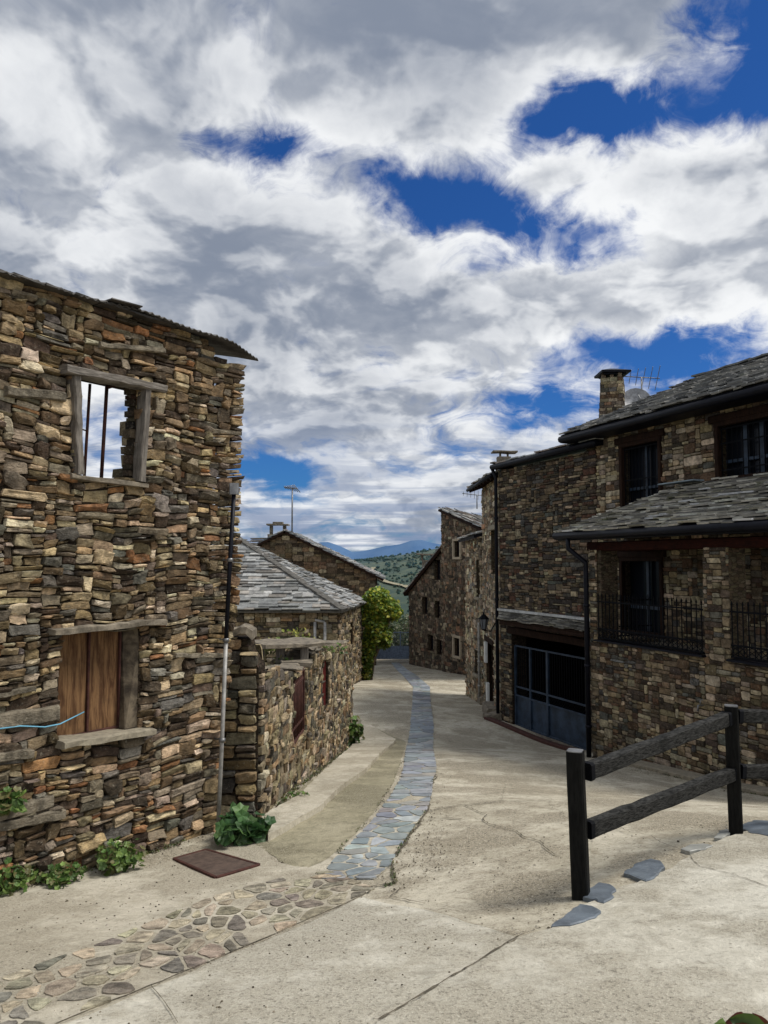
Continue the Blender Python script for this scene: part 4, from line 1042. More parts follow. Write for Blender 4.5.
# gate
u0,u1,v0,v1 = Hgate; zg0, zg1 = -4.86, -2.5
gt = MB(); gw = -.12
def gp(u, v, w=gw): return WA.p(u, v, w)
zz = P(513,662,WA.p(u0,0).y).z
cuts = [u0+.03, WA.uv(531.5,690,gw)[0], WA.uv(548.5,690,gw)[0], u1-.03]
zlow1, zlow2, zs1, zs2 = zg0+.05, zg0+.88, zg0+.92, zg0+1.14
for a, b_ in zip(cuts, cuts[1:]):
    gt.hexa([gp(a,zlow1),gp(b_,zlow1),gp(b_,zlow1,gw-.03),gp(a,zlow1,gw-.03),gp(a,zlow2),gp(b_,zlow2),gp(b_,zlow2,gw-.03),gp(a,zlow2,gw-.03)])
gate = gt.build('garage_gate','gate_blue',gar)
mb = MB()
for i, c in enumerate(cuts): mb.bar(gp(c,zg0,gw+.02), gp(c,zg1,gw+.02), .09 if i == 2 else .06, .07, up=WA.n)
for z in (zg0+.03, zlow2+.02, zs2+.02, zg1): mb.bar(gp(cuts[0],z,gw+.02), gp(cuts[-1],z,gw+.02), .05,.05)
mb.build('frame','gate_blue',gate)
mb = MB()
for a, b_ in zip(cuts, cuts[1:]):
    n = int((b_-a)/.11)
    for i in range(1,n): x = a+(b_-a)*i/n; mb.bar(gp(x,zs2,gw+.01), gp(x,zg1,gw+.01), .018,.018, up=WA.n)
mb.build('bars','iron_black',gate)
mb = MB()
def scroll(mb, f, a, b_, z0, z1, step=.2):
    n = max(1, int((b_-a)/step)); 
    for i in range(n):
        c0 = a+(b_-a)*(i+.5)/n; hw = (b_-a)/n/2; hh = (z1-z0)/2; zc = (z0+z1)/2; pts = []
        for k in range(9): th = 2*math.pi*k/8; pts.append(f(c0+math.cos(th)*hw*.95, zc+math.sin(th)*hh*.9))
        mb.tube(pts, .008, 4, cap=False); mb.tube([f(c0-hw,z0),f(c0+hw,z1)], .007, 4); mb.tube([f(c0-hw,z1),f(c0+hw,z0)], .007, 4)
for a, b_ in zip(cuts, cuts[1:]): scroll(mb, lambda x,z: gp(x,z,gw+.01), a, b_, zs1+.02, zs2, .22)
mb.build('scroll_band','iron_black',gate)
mb = MB()  # dark inside of the garage
def slab(mb, W, u0, u1, v0, v1, w0, w1): mb.hexa([W.p(u0,v0,w0),W.p(u1,v0,w0),W.p(u1,v0,w1),W.p(u0,v0,w1),W.p(u0,v1,w0),W.p(u1,v1,w0),W.p(u1,v1,w1),W.p(u0,v1,w1)])
slab(mb, WA, u0-.1, u1+.4, -5.6, v1+.5, -3.0, -3.1)
slab(mb, WA, u0-.1, u0-.05, -5.6, v1+.5, -.52, -2.98)
slab(mb, WA, u1+.35, u1+.4, -5.6, v1+.5, -.52, -2.98)
slab(mb, WA, u0-.04, u1+.34, v1+.3, v1+.4, -.52, -2.98)
slab(mb, WA, u0-.04, u1+.34, -5.6, -4.9, -.52, -2.98)
mb.build('garage_interior','dark_inside',gar)
mb = MB(); mb.bar(gp(u0-.12,v1-.08,-.12), gp(u1+.05,v1-.12,-.12), .45,.22, seg=4, jit=.01); mb.build('lintel','wood_brown',gar)
# threshold and red-brown kerb
mb = MB(); mb.bar(gp(u0-.05,zg0-.12,.05), gp(u1+.1,zg0-.10,.05), .5,.24, jit=.01, seg=5); mb.build('threshold','step_stone',gar)
mb = MB(); a = G(484,728); b_ = G(566,758); q1, q2 = gp(u0-.5,-4.93,.48), gp(u1+.25,-4.86,.48)
ks = [gp(u0-.75+i*.3*(1) , 0, .46) for i in range(int((u1-u0+1.0)/.3)+1)]
for p, q in zip(ks, ks[1:]): mb.bar((p.x,p.y,g(p.x,p.y)+.02), (q.x,q.y,g(q.x,q.y)+.02), .2,.13)
tag(mb.build('kerb','rust_dark'), 'dark reddish-brown kerb strip in front of the blue garage gate', 'kerb')
# canopy of small slates above the gate
mb = MB(); zc = -1.70
cL, cR = WA.p(WA.uv(500,620,.45)[0]-.05, zc, .48), WA.p(WA.L-.05, zc-.02, .48); iR, iL = WA.p(WA.L-.05, zc+.20, 0.02), WA.p(-.02, zc+.20, 0.02)
slates(mb, [cL, cR, iR, iL], .075, (.12,.32), .022, 61, SLP, base=.05, over=.02, gain=.42, edge=1.8)
mb.bar(iL+Vector((0,0,.05))+WA.n*.05, iR+Vector((0,0,.04))+WA.n*.05, .16,.07, seg=8, jit=.01, col=(.42,.42,.40))
can = mb.build('canopy', ['slate_roof','wood_brown'], gar)
mb = MB(); mb.bar(cL-WA.n*.08-Vector((0,0,.1)), cR-WA.n*.08-Vector((0,0,.1)), .1,.1); mb.build('beam','wood_brown',can)
# street side wall beyond the corner
S1 = Vector((P(484,700,28).x, 28, 0))
WB = Wall(C0[:2], S1[:2], .5); WB.n = Vector((-abs(WB.d.y), WB.d.x, 0)) if True else WB.n
WB.n = Vector((-WB.d.y, WB.d.x, 0)); 
if WB.n.x > 0: WB.n = -WB.n
hw1 = WB.rect(491,497,530,574); hd = WB.rect(486.5,494,643,706)
hd = (hd[0], hd[1], -5.3, hd[3])
WB.build(gar, [(0,zt),(WB.L,2.75)], [hw1,hd], (0.14,0.5),(0.06,0.16), PAL_LIT, mats=('stone_far','core_mortar'), seed=52, prot=(.01,.04), name='street_wall')
def pane(W, rc, mat, parent, name='window', w=-.22, t=.03):
    mb = MB(); u0,u1,v0,v1 = rc; mb.hexa([W.p(u0,v0,w),W.p(u1,v0,w),W.p(u1,v0,w-t),W.p(u0,v0,w-t),W.p(u0,v1,w),W.p(u1,v1,w),W.p(u1,v1,w-t),W.p(u0,v1,w-t)]); return mb.build(name, mat, parent)
def frame(W, rc, mat, parent, th=.07, w=-.1, dp=.08, mull=True):
    u0,u1,v0,v1 = rc; mb = MB()
    for a,b_ in (((u0,v0+th/2),(u1,v0+th/2)),((u0,v1-th/2),(u1,v1-th/2))): mb.bar(W.p(*a,w), W.p(*b_,w), dp, th)
    for x in (u0+th/2, u1-th/2): mb.bar(W.p(x,v0+th,w), W.p(x,v1-th,w), th, dp, up=W.n)
    if mull: mb.bar(W.p((u0+u1)/2,v0+th,w), W.p((u0+u1)/2,v1-th,w), th*.8, dp, up=W.n)
    return mb.build('frame', mat, parent)
w_ = pane(WB, hw1, 'core_dark', gar, 'blocked_window', -.12)
mb = MB(); mb.bar(WB.p(hw1[0]-.15,hw1[3]+.08,.03), WB.p(hw1[1]+.15,hw1[3]+.08,.03), .12,.16, seg=3, jit=.01); mb.build('lintel','mortar_pale',w_)
w_ = pane(WB, hd, 'wood_brown', gar, 'door', -.2); frame(WB, hd, 'wood_brown', w_, .1)
mb = MB(); mb.bar(WB.p(hd[0]-.15,hd[3]+.09,.02), WB.p(hd[1]+.15,hd[3]+.09,.02), .1,.18); mb.build('lintel','wood_brown',w_)
# eaves over street wall
mb = MB(); eA, eB = P(491,474,23.9), P(467.5,489,28.2); tA = C0+Vector((1.2,.4,0)); tA.z = eA.z+.5; tB = S1+Vector((1.6,.4,0)); tB.z = eA.z+.55
slates(mb, [eA,eB,tB,tA], .2,(.25,.6),.03,63,SL,base=.1); 
# main low roof above garage wall
e0, e1 = WA.p(-.05,zt+.14,.24), WA.p(WA.L+.3,zt+.18,.24); e2, e3 = e1+n_in*5, e0+n_in*5+Vector((0,1.5,0)); e2.z += .55; e3.z += .55
slates(mb, [e0,e1,e2,e3], .22,(.25,.6),.03,62,SL,base=.14)
mb.build('roof', ['slate_roof','gutter_dark'], gar)
mb = MB(); mb.tube([e0-Vector((0,0,.06)), e1-Vector((0,0,.06))], .085, 8); mb.tube([eA-Vector((0,0,.05)),eB-Vector((0,0,.05))], .06, 8)
mb.build('gutter','gutter_dark',gar)
mb = MB()
for i in range(8):  # rafter tails
    q = eA.lerp(eB,(i+.3)/8); mb.bar(q-Vector((0,0,.13)), q+Vector((.8,0.05,.16)), .09,.1)
mb.build('rafter','wood_brown',gar)
cq = P(504,461,24.4); mb = MB()
mb.bar(cq-Vector((0,0,.35)), cq+Vector((0,0,.12)), .42,.42, up=Vector((0,1,0)), seg=3, jit=.02)
for dx in (-.12,.12): mb.bar(cq+Vector((dx,0,.1)), cq+Vector((dx,0,.26)), .06,.06, up=Vector((0,1,0)))
mb.bar(cq+Vector((-.38,0,.29)), cq+Vector((.4,0,.27)), .5,.05, seg=3, jit=.015); mb.build('chimney','step_stone',gar)
# downpipe at the corner
def downpipe(label, pts, r_, mat, brn=3):
    t = thing('downpipe', label, 'downpipe', pts[-1]); mb = MB(); mb.tube(pts, r_, 10); mb.build('pipe', mat, t)
    for i in range(brn): mb = MB(); q = pts[-2].lerp(pts[-1],(i+.5)/brn); mb.tube([q-Vector((0,0,.03)), q+Vector((0,0,.03))], r_*1.3, 10); mb.build('bracket', mat, t)
    return t
q = WA.p(-.02,0,.12); downpipe('dark navy downpipe on the outer corner left of the garage gate', [e0-Vector((0,0,.08)), Vector((q.x,q.y,2.6)), Vector((q.x,q.y,-4.9))], .055, 'gutter_dark')
# lantern
lz = WB.uv(492,628)[1]; lu = WB.uv(497.0,628)[0]
lq = WB.p(lu, -1.85, .42); 
t = thing('wall_lantern', 'small black wall lantern beside the door past the garage corner', 'lantern', lq)
mb = MB(); mb.tube([WB.p(lu,-1.9,0.03), WB.p(lu,-2.2,.2), lq-Vector((0,0,.32))], .018, 6); mb.build('bracket','iron_black',t)
def frust(mb, c, r0, r1, h, n=6): mb.tube([c, c+Vector((0,0,h))], [r0,r1], n, smooth=False)
mb = MB(); frust(mb, lq-Vector((0,0,.28)), .08,.15,.32); mb.build('lamp_glass','glass_lamp',t)
mb = MB(); frust(mb, lq+Vector((0,0,.04)), .18,.05,.14); frust(mb, lq+Vector((0,0,.18)), .03,.02,.08); frust(mb, lq-Vector((0,0,.31)), .06,.09,.035)
for k in range(6):
    a = 2*math.pi*k/6; mb.tube([lq+Vector((.08*math.cos(a),.08*math.sin(a),-.28)), lq+Vector((.15*math.cos(a),.15*math.sin(a),.04))], .008, 4)
mb.build('lamp_cap','iron_black',t)
# steps and meter boxes
for i,(px,py,w,h,lab) in enumerate(((481,705,.55,.28,'farther of two rough stone doorsteps past the garage corner'),(487,716,.5,.22,'nearer of two rough stone doorsteps past the garage corner'))):
    q = G(px,py); mb = MB(); mb.bar(q+Vector((.25,0,h/2-.1)), q+Vector((.25,1.3,h/2-.1)), w, h+.2, seg=3, jit=.02); tag(mb.build('doorstep','step_stone'), lab, 'doorstep')
for (px,py,h,lab) in ((487.5,652,.7,'upper white meter box on the wall beside the lantern'),(489.5,694,.75,'lower white meter box near the ground past the garage corner')):
    a,z = WB.uv(px,py); mb = MB(); mb.bar(WB.p(a,z-h/2,.06), WB.p(a,z+h/2,.06), .32,.1, up=WB.n); o = mb.build('meter_box','white_plastic'); tag(o, lab, 'meter box')
# corner stone at pipe foot
q = WA.p(-.1,0,.25); mb = MB(); mb.bar((q.x-.25,q.y,g(q.x,q.y)+.05),(q.x+.2,q.y+.1,g(q.x,q.y)+.1),.4,.22,seg=3,jit=.03); tag(mb.build('corner_stone','step_stone'),'low stone block at the foot of the corner downpipe','stone')

# ---- R3 house
S2 = Vector((P(466.5,695,31).x, 31, 0)); 
r3 = thing('narrow_stone_house', 'narrow stone house front squeezed between garage house and taller house', 'house', (S1.x, 29.5, g(S1.x,29.5)))
WC = Wall((S1.x-.05,S1.y+.03), S2[:2], .5); WC.n = Vector((-WC.d.y, WC.d.x, 0)); 
if WC.n.x > 0: WC.n = -WC.n
zr3 = .88
q1 = WC.rect(476.3,480,560,597); q2 = WC.rect(475,478.6,650,674)
WC.build(r3, [(0,zr3),(WC.L,zr3-.05)], [q1,q2], (0.12,0.45),(0.07,0.18), PAL_LIT, mats=('stone_far','core_mortar'), seed=53, prot=(.01,.05))
for q in (q1,q2): w_ = pane(WC, q, 'glass_dark', r3, 'window', -.2); mb = MB(); mb.bar(WC.p(q[0]-.1,q[2]-.05,.03), WC.p(q[1]+.1,q[2]-.05,.03), .12,.1); mb.build('sill','mortar_pale',w_)
# end wall facing the far side
WCe = Wall(S2[:2], (S2.x+3, S2.y+.6), .4)
mb = MB(); ea, eb = WC.p(-.05,zr3+.1,.3), WC.p(WC.L+.05,zr3+.02,.3)
ta, tb_ = ea+Vector((2.6,.4,.75)), eb+Vector((2.6,.4,.75)); slates(mb,[ea,eb,tb_,ta],.22,(.25,.6),.03,64,SL,base=.12); mb.build('roof',['slate_roof','gutter_dark'],r3)
mb = MB(); q = WC.p(.15,0,.08); 
downpipe('thin grey downpipe on the narrow house next to the stone step', [Vector((q.x,q.y,-2.2)), Vector((q.x,q.y,-2.3)), Vector((q.x,q.y,-4.9))], .05, 'pipe_grey')

# ---- R5 gable house & R4 tall house at the lane's end
K = lambda Y: 1.48+.374*(45.5-Y)
WE = Wall((K(45.5),45.5), (K(36.0),36.0), .5)
r5 = thing('gable_end_house', 'dark stone house with a steep gable roofline at the far end of the lane', 'house', (3,43,g(3,43)))
uj = WE.uv(447,600)[0]; zL = WE.uv(410,592)[1]; zJ = WE.uv(447,546)[1]
PAL_E = [((0.14,0.105,0.07),4),((0.10,0.075,0.05),4),((0.055,0.044,0.032),4),((0.21,0.17,0.115),2),((0.11,0.065,0.04),1.5)]
wins5 = [WE.rect(434.5,440.5,560,580), WE.rect(422.5,427.5,597,614), WE.rect(435,440,601,618), WE.rect(428,433.5,635,651), WE.rect(437,443.5,640,655)]
WE.build(r5, [(0,zL),(uj,zJ)], wins5, (0.14,0.5),(0.09,0.22), PAL_E, mats=('stone_far','core_mortar'), seed=54, prot=(.01,.05), u_rng=(0,uj))
for q in wins5:
    w_ = pane(WE, q, 'glass_dark', r5, 'window', -.2); frame(WE, q, 'wood_brown', w_, .06, -.17, .05)
mb = MB(); bk = Vector((4.0,7.5,0))
ra, rb = WE.p(-.35,zL-.12,.25), WE.p(uj+.0,zJ+.1,.25); slates(mb,[ra,ra+bk,rb+bk,rb],.3,(.3,.7),.035,66,SL,base=.16); mb.build('roof',['slate_roof','wood_brown'],r5)
mb = MB(); a = WE.p(0,0,-.02); b_ = a+bk; mb.hexa([a+Vector((.0,0,-7)),a+Vector((.4,-.1,-7)),b_+Vector((.4,0,-7)),b_+Vector((0,0,-7)),a+Vector((.0,0,zL)),a+Vector((.4,-.1,zL+.1)),b_+Vector((.4,0,zL+.1)),b_+Vector((0,0,zL))]); mb.build('side_wall','core_mortar',r5)
cq = P(427,560,47.5); mb = MB(); 
mb.bar(cq-Vector((0,0,1.6)), cq-Vector((0,0,.0)), .6,.6, up=Vector((0,1,0)), seg=3, jit=.02)
mb.bar(cq+Vector((-.65,0,.35)), cq+Vector((.65,0,.35)), 1.0,.09, seg=2, jit=.02)
for dx in (-.3,.3): mb.bar(cq+Vector((dx,0,0)), cq+Vector((dx,0,.33)), .15,.3, up=Vector((0,1,0)))
mb.build('chimney','step_stone',r5)

r4 = thing('tall_stone_house', 'tall brown stone house with a pale-framed upper window near the lane end', 'house', (5,40,g(4,39)))
WD = Wall(WE.p(uj,0,.3)[:2], WE.p(WE.L,0,.3)[:2], .5)
z1 = WD.uv(446.5,510)[1]; ue = WD.uv(484,530)[0]; z2 = WD.uv(484,531)[1]
wins4 = [WD.rect(455,461,541,557), WD.rect(464.5,467.5,592,611), WD.rect(455,461,638,656)]
WD.build(r4, [(0,z1),(ue,z2),(WD.L,z2-.3)], wins4, (0.14,0.5),(0.09,0.22), PAL_E[:3]+[((0.15,0.088,0.052),3),((0.25,0.20,0.135),2)], mats=('stone_far','core_mortar'), seed=55, prot=(.01,.05))
for i, q in enumerate(wins4):
    w_ = pane(WD, q, 'glass_dark', r4, 'window', -.15); frame(WD, q, 'wood_brown', w_, .06, -.12, .05)
    if i != 1:
        u0,u1,v0,v1 = q; mb = MB(); t_ = .12; p_ = .06
        mb.bar(WD.p(u0-t_,v1+t_/2,p_), WD.p(u1+t_,v1+t_/2,p_), .1, t_); mb.bar(WD.p(u0-t_,v0-t_/2,p_), WD.p(u1+t_,v0-t_/2,p_), .1, t_)
        for x in (u0-t_/2,u1+t_/2): mb.bar(WD.p(x,v0,p_), WD.p(x,v1,p_), t_, .1, up=WD.n)
        mb.build('surround','render_pale',w_)
u0,u1,v0,v1 = wins4[2]
mb = MB(); ra, rb = WD.p(-.10,z1+.10,.12), WD.p(ue+1.2,z2-.2,.12); rc = P(500,508.5,43.5); rd = P(447,508.5,42.5)
slates(mb,[ra,rb,rc,rd],.35,(.3,.8),.04,67,[(c[0]*.8,c[1]*.78,c[2]*.74) for c in SL],base=.12); mb.build('roof',['slate_roof','wood_brown'],r4)
mb = MB(); a = WD.p(.02,0,-.5); b_ = Vector((rd.x,rd.y,0)); mb.hexa([a+Vector((0,0,-7)),a+Vector((.4,0,-7)),b_+Vector((.4,0,-7)),b_+Vector((0,0,-7)),a+Vector((0,0,z1)),a+Vector((.4,0,z1)),b_+Vector((.4,0,rd.z-.2)),b_+Vector((0,0,rd.z-.2))]); mb.build('side_wall','core_mortar',r4)
aerial('tv_antenna', 'small faint rooftop antenna above the tall stone house roof', P(477,509,41), .75, 1.3, .03, ang=3.0)

# ------------------------------------------------------------------ MAIN RIGHT HOUSE
PE_ = facepoint(AU, 860)
main = thing('balcony_house', 'large stone house at right with a slate porch roof and iron balconies', 'house', (6,15,g(5,15)))
WM = Wall((PJ.x,PJ.y), PE_[:2], .5); WM.n = WA.n.copy()
zt2 = 3.3
hA1 = WM.rect(620,662,443,505); hA1 = (hA1[0],hA1[1],1.15,2.85)
hA2 = (WM.uv(716,450)[0], WM.uv(800,450)[0], 1.62, 2.87)
hdr = (WM.uv(621,580)[0], WM.uv(664,580)[0], -1.7, P(640,557,WM.p(WM.uv(640,557)[0],0).y).z)
WM.build(main, [(0,zt2),(WM.L,zt2)], [hA1,hA2,hdr], (0.13,0.45),(0.05,0.15), PAL_P, mats=('stone_far','core_mortar'), seed=71, prot=(.008,.035), vb=-2.2, gap=.012)
for i, q in enumerate((hA1,hA2,hdr)):
    w_ = pane(WM, q, 'glass_dark', main, 'window' if i < 2 else 'balcony_door', -.28)
    pane(WM, (q[0]-.1,q[1]+.1,q[2]-.1,q[3]+.1), 'dark_inside', w_, 'backing', -.52)
    fr = frame(WM, q, 'wood_brown', w_, .10, .0, .12, mull=False); mb = MB(); u0,u1,v0,v1 = q
    for x in ([(u0+u1)/2-.4,(u0+u1)/2,(u0+u1)/2+.4] if i == 1 else [(u0+u1)/2]): mb.bar(WM.p(x,v0+.1,-.2), WM.p(x,v1-.1,-.2), .09,.06, up=WM.n)
    mb.bar(WM.p(u0+.1,v0+(v1-v0)*.35,-.2), WM.p(u1-.1,v0+(v1-v0)*.35,-.2), .06,.07); mb.build('casement','gate_blue',w_)
    mb = MB(); mb.bar(WM.p(u0-.12,v1+.07,.02), WM.p(u1+.12,v1+.07,.02), .12,.15, seg=3, jit=.006); mb.build('lintel','wood_brown',w_)
    if i < 2:
        mb = MB(); n = int((u1-u0)/.13)
        for k in range(1,n): x = u0+(u1-u0)*k/n; mb.tube([WM.p(x,v0+.05,-.03), WM.p(x,v1-.05,-.03)], .011, 5)
        for z in (v0+.25,v0+.8,v1-.15): mb.bar(WM.p(u0+.05,z,-.03), WM.p(u1-.05,z,-.03), .015,.03)
        mb.build('window_bars','iron_black',w_)
# main roof
ee = 12.64
rl = facepoint(ee, 562); rr_ = facepoint(ee, 900); rl.z = rr_.z = 3.3
tl = rl + n_in*4.63; tr_ = rr_ + n_in*4.63; tl.z = tr_.z = 5.2
mb = MB(); slates(mb, [rl, rr_, tr_, tl], .15, (.18,.5), .028, 72, [(0.13,0.13,0.125),(0.17,0.165,0.155),(0.09,0.09,0.09),(0.22,0.21,0.19)], base=.16)
bl = tl+n_in*4.4; br_ = tr_+n_in*4.4; bl.z = br_.z = 3.3
mb.add([tl,tr_,br_,bl],[(0,1,2,3)],(.1,.1,.1),1)
r = random.Random(6)
for i in range(22):  # ragged ridge slates
    a = tl.lerp(tr_, i/22); b_ = tl.lerp(tr_, (i+1.1)/22); mb.bar(a+Vector((0,0,.05+r.uniform(-.02,.03))), b_+Vector((0,0,.05+r.uniform(-.02,.03))), .35,.06, col=(.12,.12,.11), jit=.015)
mb.build('roof', ['slate_roof','gutter_dark'], main)
mb = MB(); mb.tube([rl-Vector((0,0,.12)), rr_-Vector((0,0,.12))], .09, 8)
mb.bar(rl+Vector((0,0,-.19))+n_in*.25, rr_+Vector((0,0,-.19))+n_in*.25, .5,.05); mb.build('gutter','gutter_dark',main)
mb = MB()  # gable triangle on the left end
gl0 = rl+n_in*.55; gb = [gl0+Vector((0,0,-1.2)), tl+n_in*4+Vector((0,0,-3.1)), tl+n_in*4+Vector((0,0,-2.0)), tl+Vector((0,0,-.2)), gl0+Vector((0,0,0.0))]
gb = [p+dcam*.35 for p in gb]; mb.prism(gb, dcam*.35); mb.build('gable_wall','core_mortar',main)
# porch
PC = facepoint(AP, 589); PD = facepoint(AP, 860)
WPch = Wall(PC[:2], PD[:2], .38); WPch.n = WA.n.copy(); zbal = -1.72; zbeam = .28
o1 = (WPch.uv(597.5,600)[0], WPch.uv(704,600)[0], zbal, zbeam+.3); o2 = (WPch.uv(730,600)[0], WPch.uv(835,600)[0], zbal, zbeam+.3)
WPch.build(main, [(0,zbeam),(o1[0],zbeam),(WPch.L,zbeam)], [(o1[0],o1[1],zbal,zbeam+.3),(o2[0],o2[1],zbal,zbeam+.3)], (0.12,0.42),(0.045,0.135), PAL_P, mats=('stone_far','core_mortar'), seed=73, prot=(.008,.035), gap=.012, name='porch_wall', vb=-5.2)
# porch return wall (towards the garage)
WR = Wall(PC[:2], (PC+n_in*1.62)[:2], .38); WR.n = -dcam
WR.build(main, [(0,zbeam),(WR.L,zbeam)], [(.46,WR.L-.01,zbal,zbeam+.3)], (0.12,0.42),(0.045,0.135), PAL_P, mats=('stone_far','core_mortar'), seed=74, prot=(.008,.03), name='porch_side_wall')
mb = MB(); mb.bar(WPch.p(-.1,zbeam+.06,-.16), WPch.p(WPch.L,zbeam+.06,-.16), .3,.2); mb.build('porch_beam','beam_red',main)
mb = MB(); a0, a1 = WPch.p(.3,zbal-.06,-.2), WPch.p(WPch.L,zbal-.06,-.2)
mb.hexa([a0+Vector((0,0,-.14)),a1+Vector((0,0,-.14)),a1+n_in*1.45+Vector((0,0,-.14)),a0+n_in*1.45+Vector((0,0,-.14)),a0,a1,a1+n_in*1.45,a0+n_in*1.45]); mb.build('balcony_floor','step_stone',main)
mb = MB(); mb.bar(WR.p(.0,zbeam+.06,-.16), WR.p(WR.L-.02,zbeam+.06,-.16), .3,.2); mb.build('porch_side_beam','beam_red',main)
mb = MB()
for z in (zbal+.08, zbal+.28, zbal+.86): mb.bar(WR.p(.46,z,-.1), WR.p(WR.L,z,-.1), .02,.03)
for k in range(9): mb.bar(WR.p(.52+k*.125,zbal+.08,-.1), WR.p(.52+k*.125,zbal+.98,-.1), .017,.017, up=WR.n)
mb.build('side_railing','iron_black',main)
# sills
for oo in (o1,o2): mb = MB(); mb.bar(WPch.p(oo[0]-.02,zbal+.02,-.14), WPch.p(oo[1]+.02,zbal+.02,-.14), .5,.045); mb.build('balcony_sill','gutter_dark',main)
# railings
for oo in (o1,o2):
    mb = MB(); w = .02; z0r, z1r = zbal+.08, zbal+1.0; f_ = lambda x,z: WPch.p(x,z,w)
    for z in (z0r, z0r+.2, z1r-.14): mb.bar(f_(oo[0]+.02,z), f_(oo[1]-.02,z), .02,.03)
    n = int((oo[1]-oo[0])/.125)
    for k in range(n+1):
        x = oo[0]+.05+(oo[1]-oo[0]-.1)*k/n; mb.bar(f_(x,z0r), f_(x,z1r-.04), .017,.017, up=WPch.n); mb.tube([f_(x,z1r-.05),f_(x,z1r-.01),f_(x,z1r+.05)], [.006,.02,.001], 5)
    rl_o = mb.build('railing','iron_black',main); mb = MB(); scroll(mb, f_, oo[0]+.05, oo[1]-.05, z0r+.01, z0r+.19, .26); mb.build('scroll_band','iron_black',rl_o)
# porch roof (hipped at its left end)
ga_ = facepoint(AG, 555); gb_ = facepoint(AG, 900); ga_.z = gb_.z = .66
ja = ga_+n_in*2.0+dcam*2.0; jb = gb_+n_in*2.0; ja.z = jb.z = 1.66
hb_ = ga_+n_in*2.0; hb_.z = .66
mb = MB(); slates(mb,[ga_,gb_,jb,ja],.105,(.15,.5),.030,75,SLP,base=.08,gain=.38,edge=4.0); slates(mb,[hb_,ga_,ja],.17,(.2,.5),.03,76,SLP,base=.08)  # dark tops and bright sides paint light caught along the slate edges
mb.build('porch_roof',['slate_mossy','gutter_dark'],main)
mb = MB(); mb.tube([ga_+Vector((0,0,-.07)), gb_+Vector((0,0,-.07))], .085, 8); mb.bar(ga_+Vector((0,0,-.1))+n_in*.1, gb_+Vector((0,0,-.1))+n_in*.1, .05,.16); mb.build('porch_gutter','gutter_dark',main)
mb = MB(); q = WM.uv(680,483); mb.bar(WM.p(WM.uv(672,486)[0],1.70,.25), WM.p(WM.uv(708,482)[0],1.70,.25), .3,.03, col=(.2,.25,.28)); mb.build('flashing','slate_roof',main)
q = WPch.p(.0,0,.1); q0 = ga_+dcam*.5
downpipe('dark downpipe at the left corner of the balcony porch, right of the garage gate', [q0+Vector((0,0,-.12)), Vector((q0.x,q0.y,.3)), Vector((q.x,q.y,-.02)), Vector((q.x,q.y,-.3)), Vector((q.x,q.y,-4.25))], .055, 'gutter_dark')
# plinth strip along the porch wall
mb = MB(); pts = [WPch.p(x,0,.22) for x in np.linspace(.7, WPch.L, 16)]
for p, q in zip(pts, pts[1:]): mb.bar((p.x,p.y,g(p.x,p.y)+.01),(q.x,q.y,g(q.x,q.y)+.01),.38,.16,jit=.008)
o = mb.build('plinth_kerb','mortar_pale'); tag(o, 'low cement plinth kerb along the base of the balcony house wall', 'kerb')
mb = MB(); a = WPch.uv(705,705); p = WPch.p(a[0],a[1],.04); mb.tube([p, p+WPch.n*.12, p+WPch.n*.14-Vector((0,0,.1))], .018, 8); mb.tube([p+WPch.n*.07, p+WPch.n*.07+Vector((0,0,.1))], .012, 6); mb.bar(p+WPch.n*.07+Vector((-.05,0,.1)), p+WPch.n*.07+Vector((.05,0,.1)), .02,.02)
tag(mb.build('water_tap','steel_grey'), 'small metal water tap on the balcony house wall behind the fence', 'tap')
# chimney
cb = P(613,415,22.3); ch = 1.28; mb = MB(); r = random.Random(8)
chm = thing('chimney_stack','','') ; bpy.data.objects.remove(chm)
def ring(z, hw): return [cb+Vector((x*hw, y*hw, z)) for x, y in ((-1,-1),(1,-1),(1,1),(-1,1))]
rot = math.radians(-22)
def rp_(x, y, z): return cb+Vector((x*math.cos(rot)-y*math.sin(rot), x*math.sin(rot)+y*math.cos(rot), z))
z = -.7
while z < ch-.33:
    h = r.uniform(.07,.13); f = (z+.7)/(ch+.7); hw = .39-.11*f
    for side in range(4):
        x = -hw
        while x < hw-.02:
            w = min(r.uniform(.1,.3), hw-x); 
            if hw-(x+w) < .06: w = hw-x
            d0 = hw+r.uniform(0,.02); pts = [(x+.006,-d0),(x+w-.006,-d0),(x+w-.006,-hw+.1),(x+.006,-hw+.1)]
            R_ = lambda p: [(p[0],p[1]),(-p[1],p[0]),(-p[0],-p[1]),(p[1],-p[0])][side]
            pp = [R_(p) for p in pts]; mb.hexa([rp_(*p, z+.005) for p in pp]+[rp_(*p, z+h-.005) for p in pp], pick(PAL_P, r), 0); x += w
    z += h
hw = .28; top0 = ch-.33
for sx in (-1,0,1):
    for sy in (-1,0,1):
        if (sx,sy) != (0,0): c = rp_(sx*hw*.8, sy*hw*.8, top0-.03); mb.bar(c, c+Vector((0,0,.26)), .11,.11, up=Vector((0,1,0)), col=(.2,.15,.1))
chim = mb.build('chimney', ['stone_far','core_mortar'], main)
mb = MB(); mb.tube([rp_(0,0,ch-.1), rp_(0,0,ch-.04), rp_(0,0,ch+.08)], [.58,.60,.12], 4, smooth=False); mb.tube([rp_(0,0,ch-.14), rp_(0,0,ch-.1)], .44, 4, smooth=False)
mb.build('chimney_cap','gutter_dark',chim)
mb = MB(); c0 = rp_(0,0,-.7); mb.tube([c0, rp_(0,0,top0-.02)], [.46,.33], 4, smooth=False); mb.build('chimney_core','core_mortar',chim)
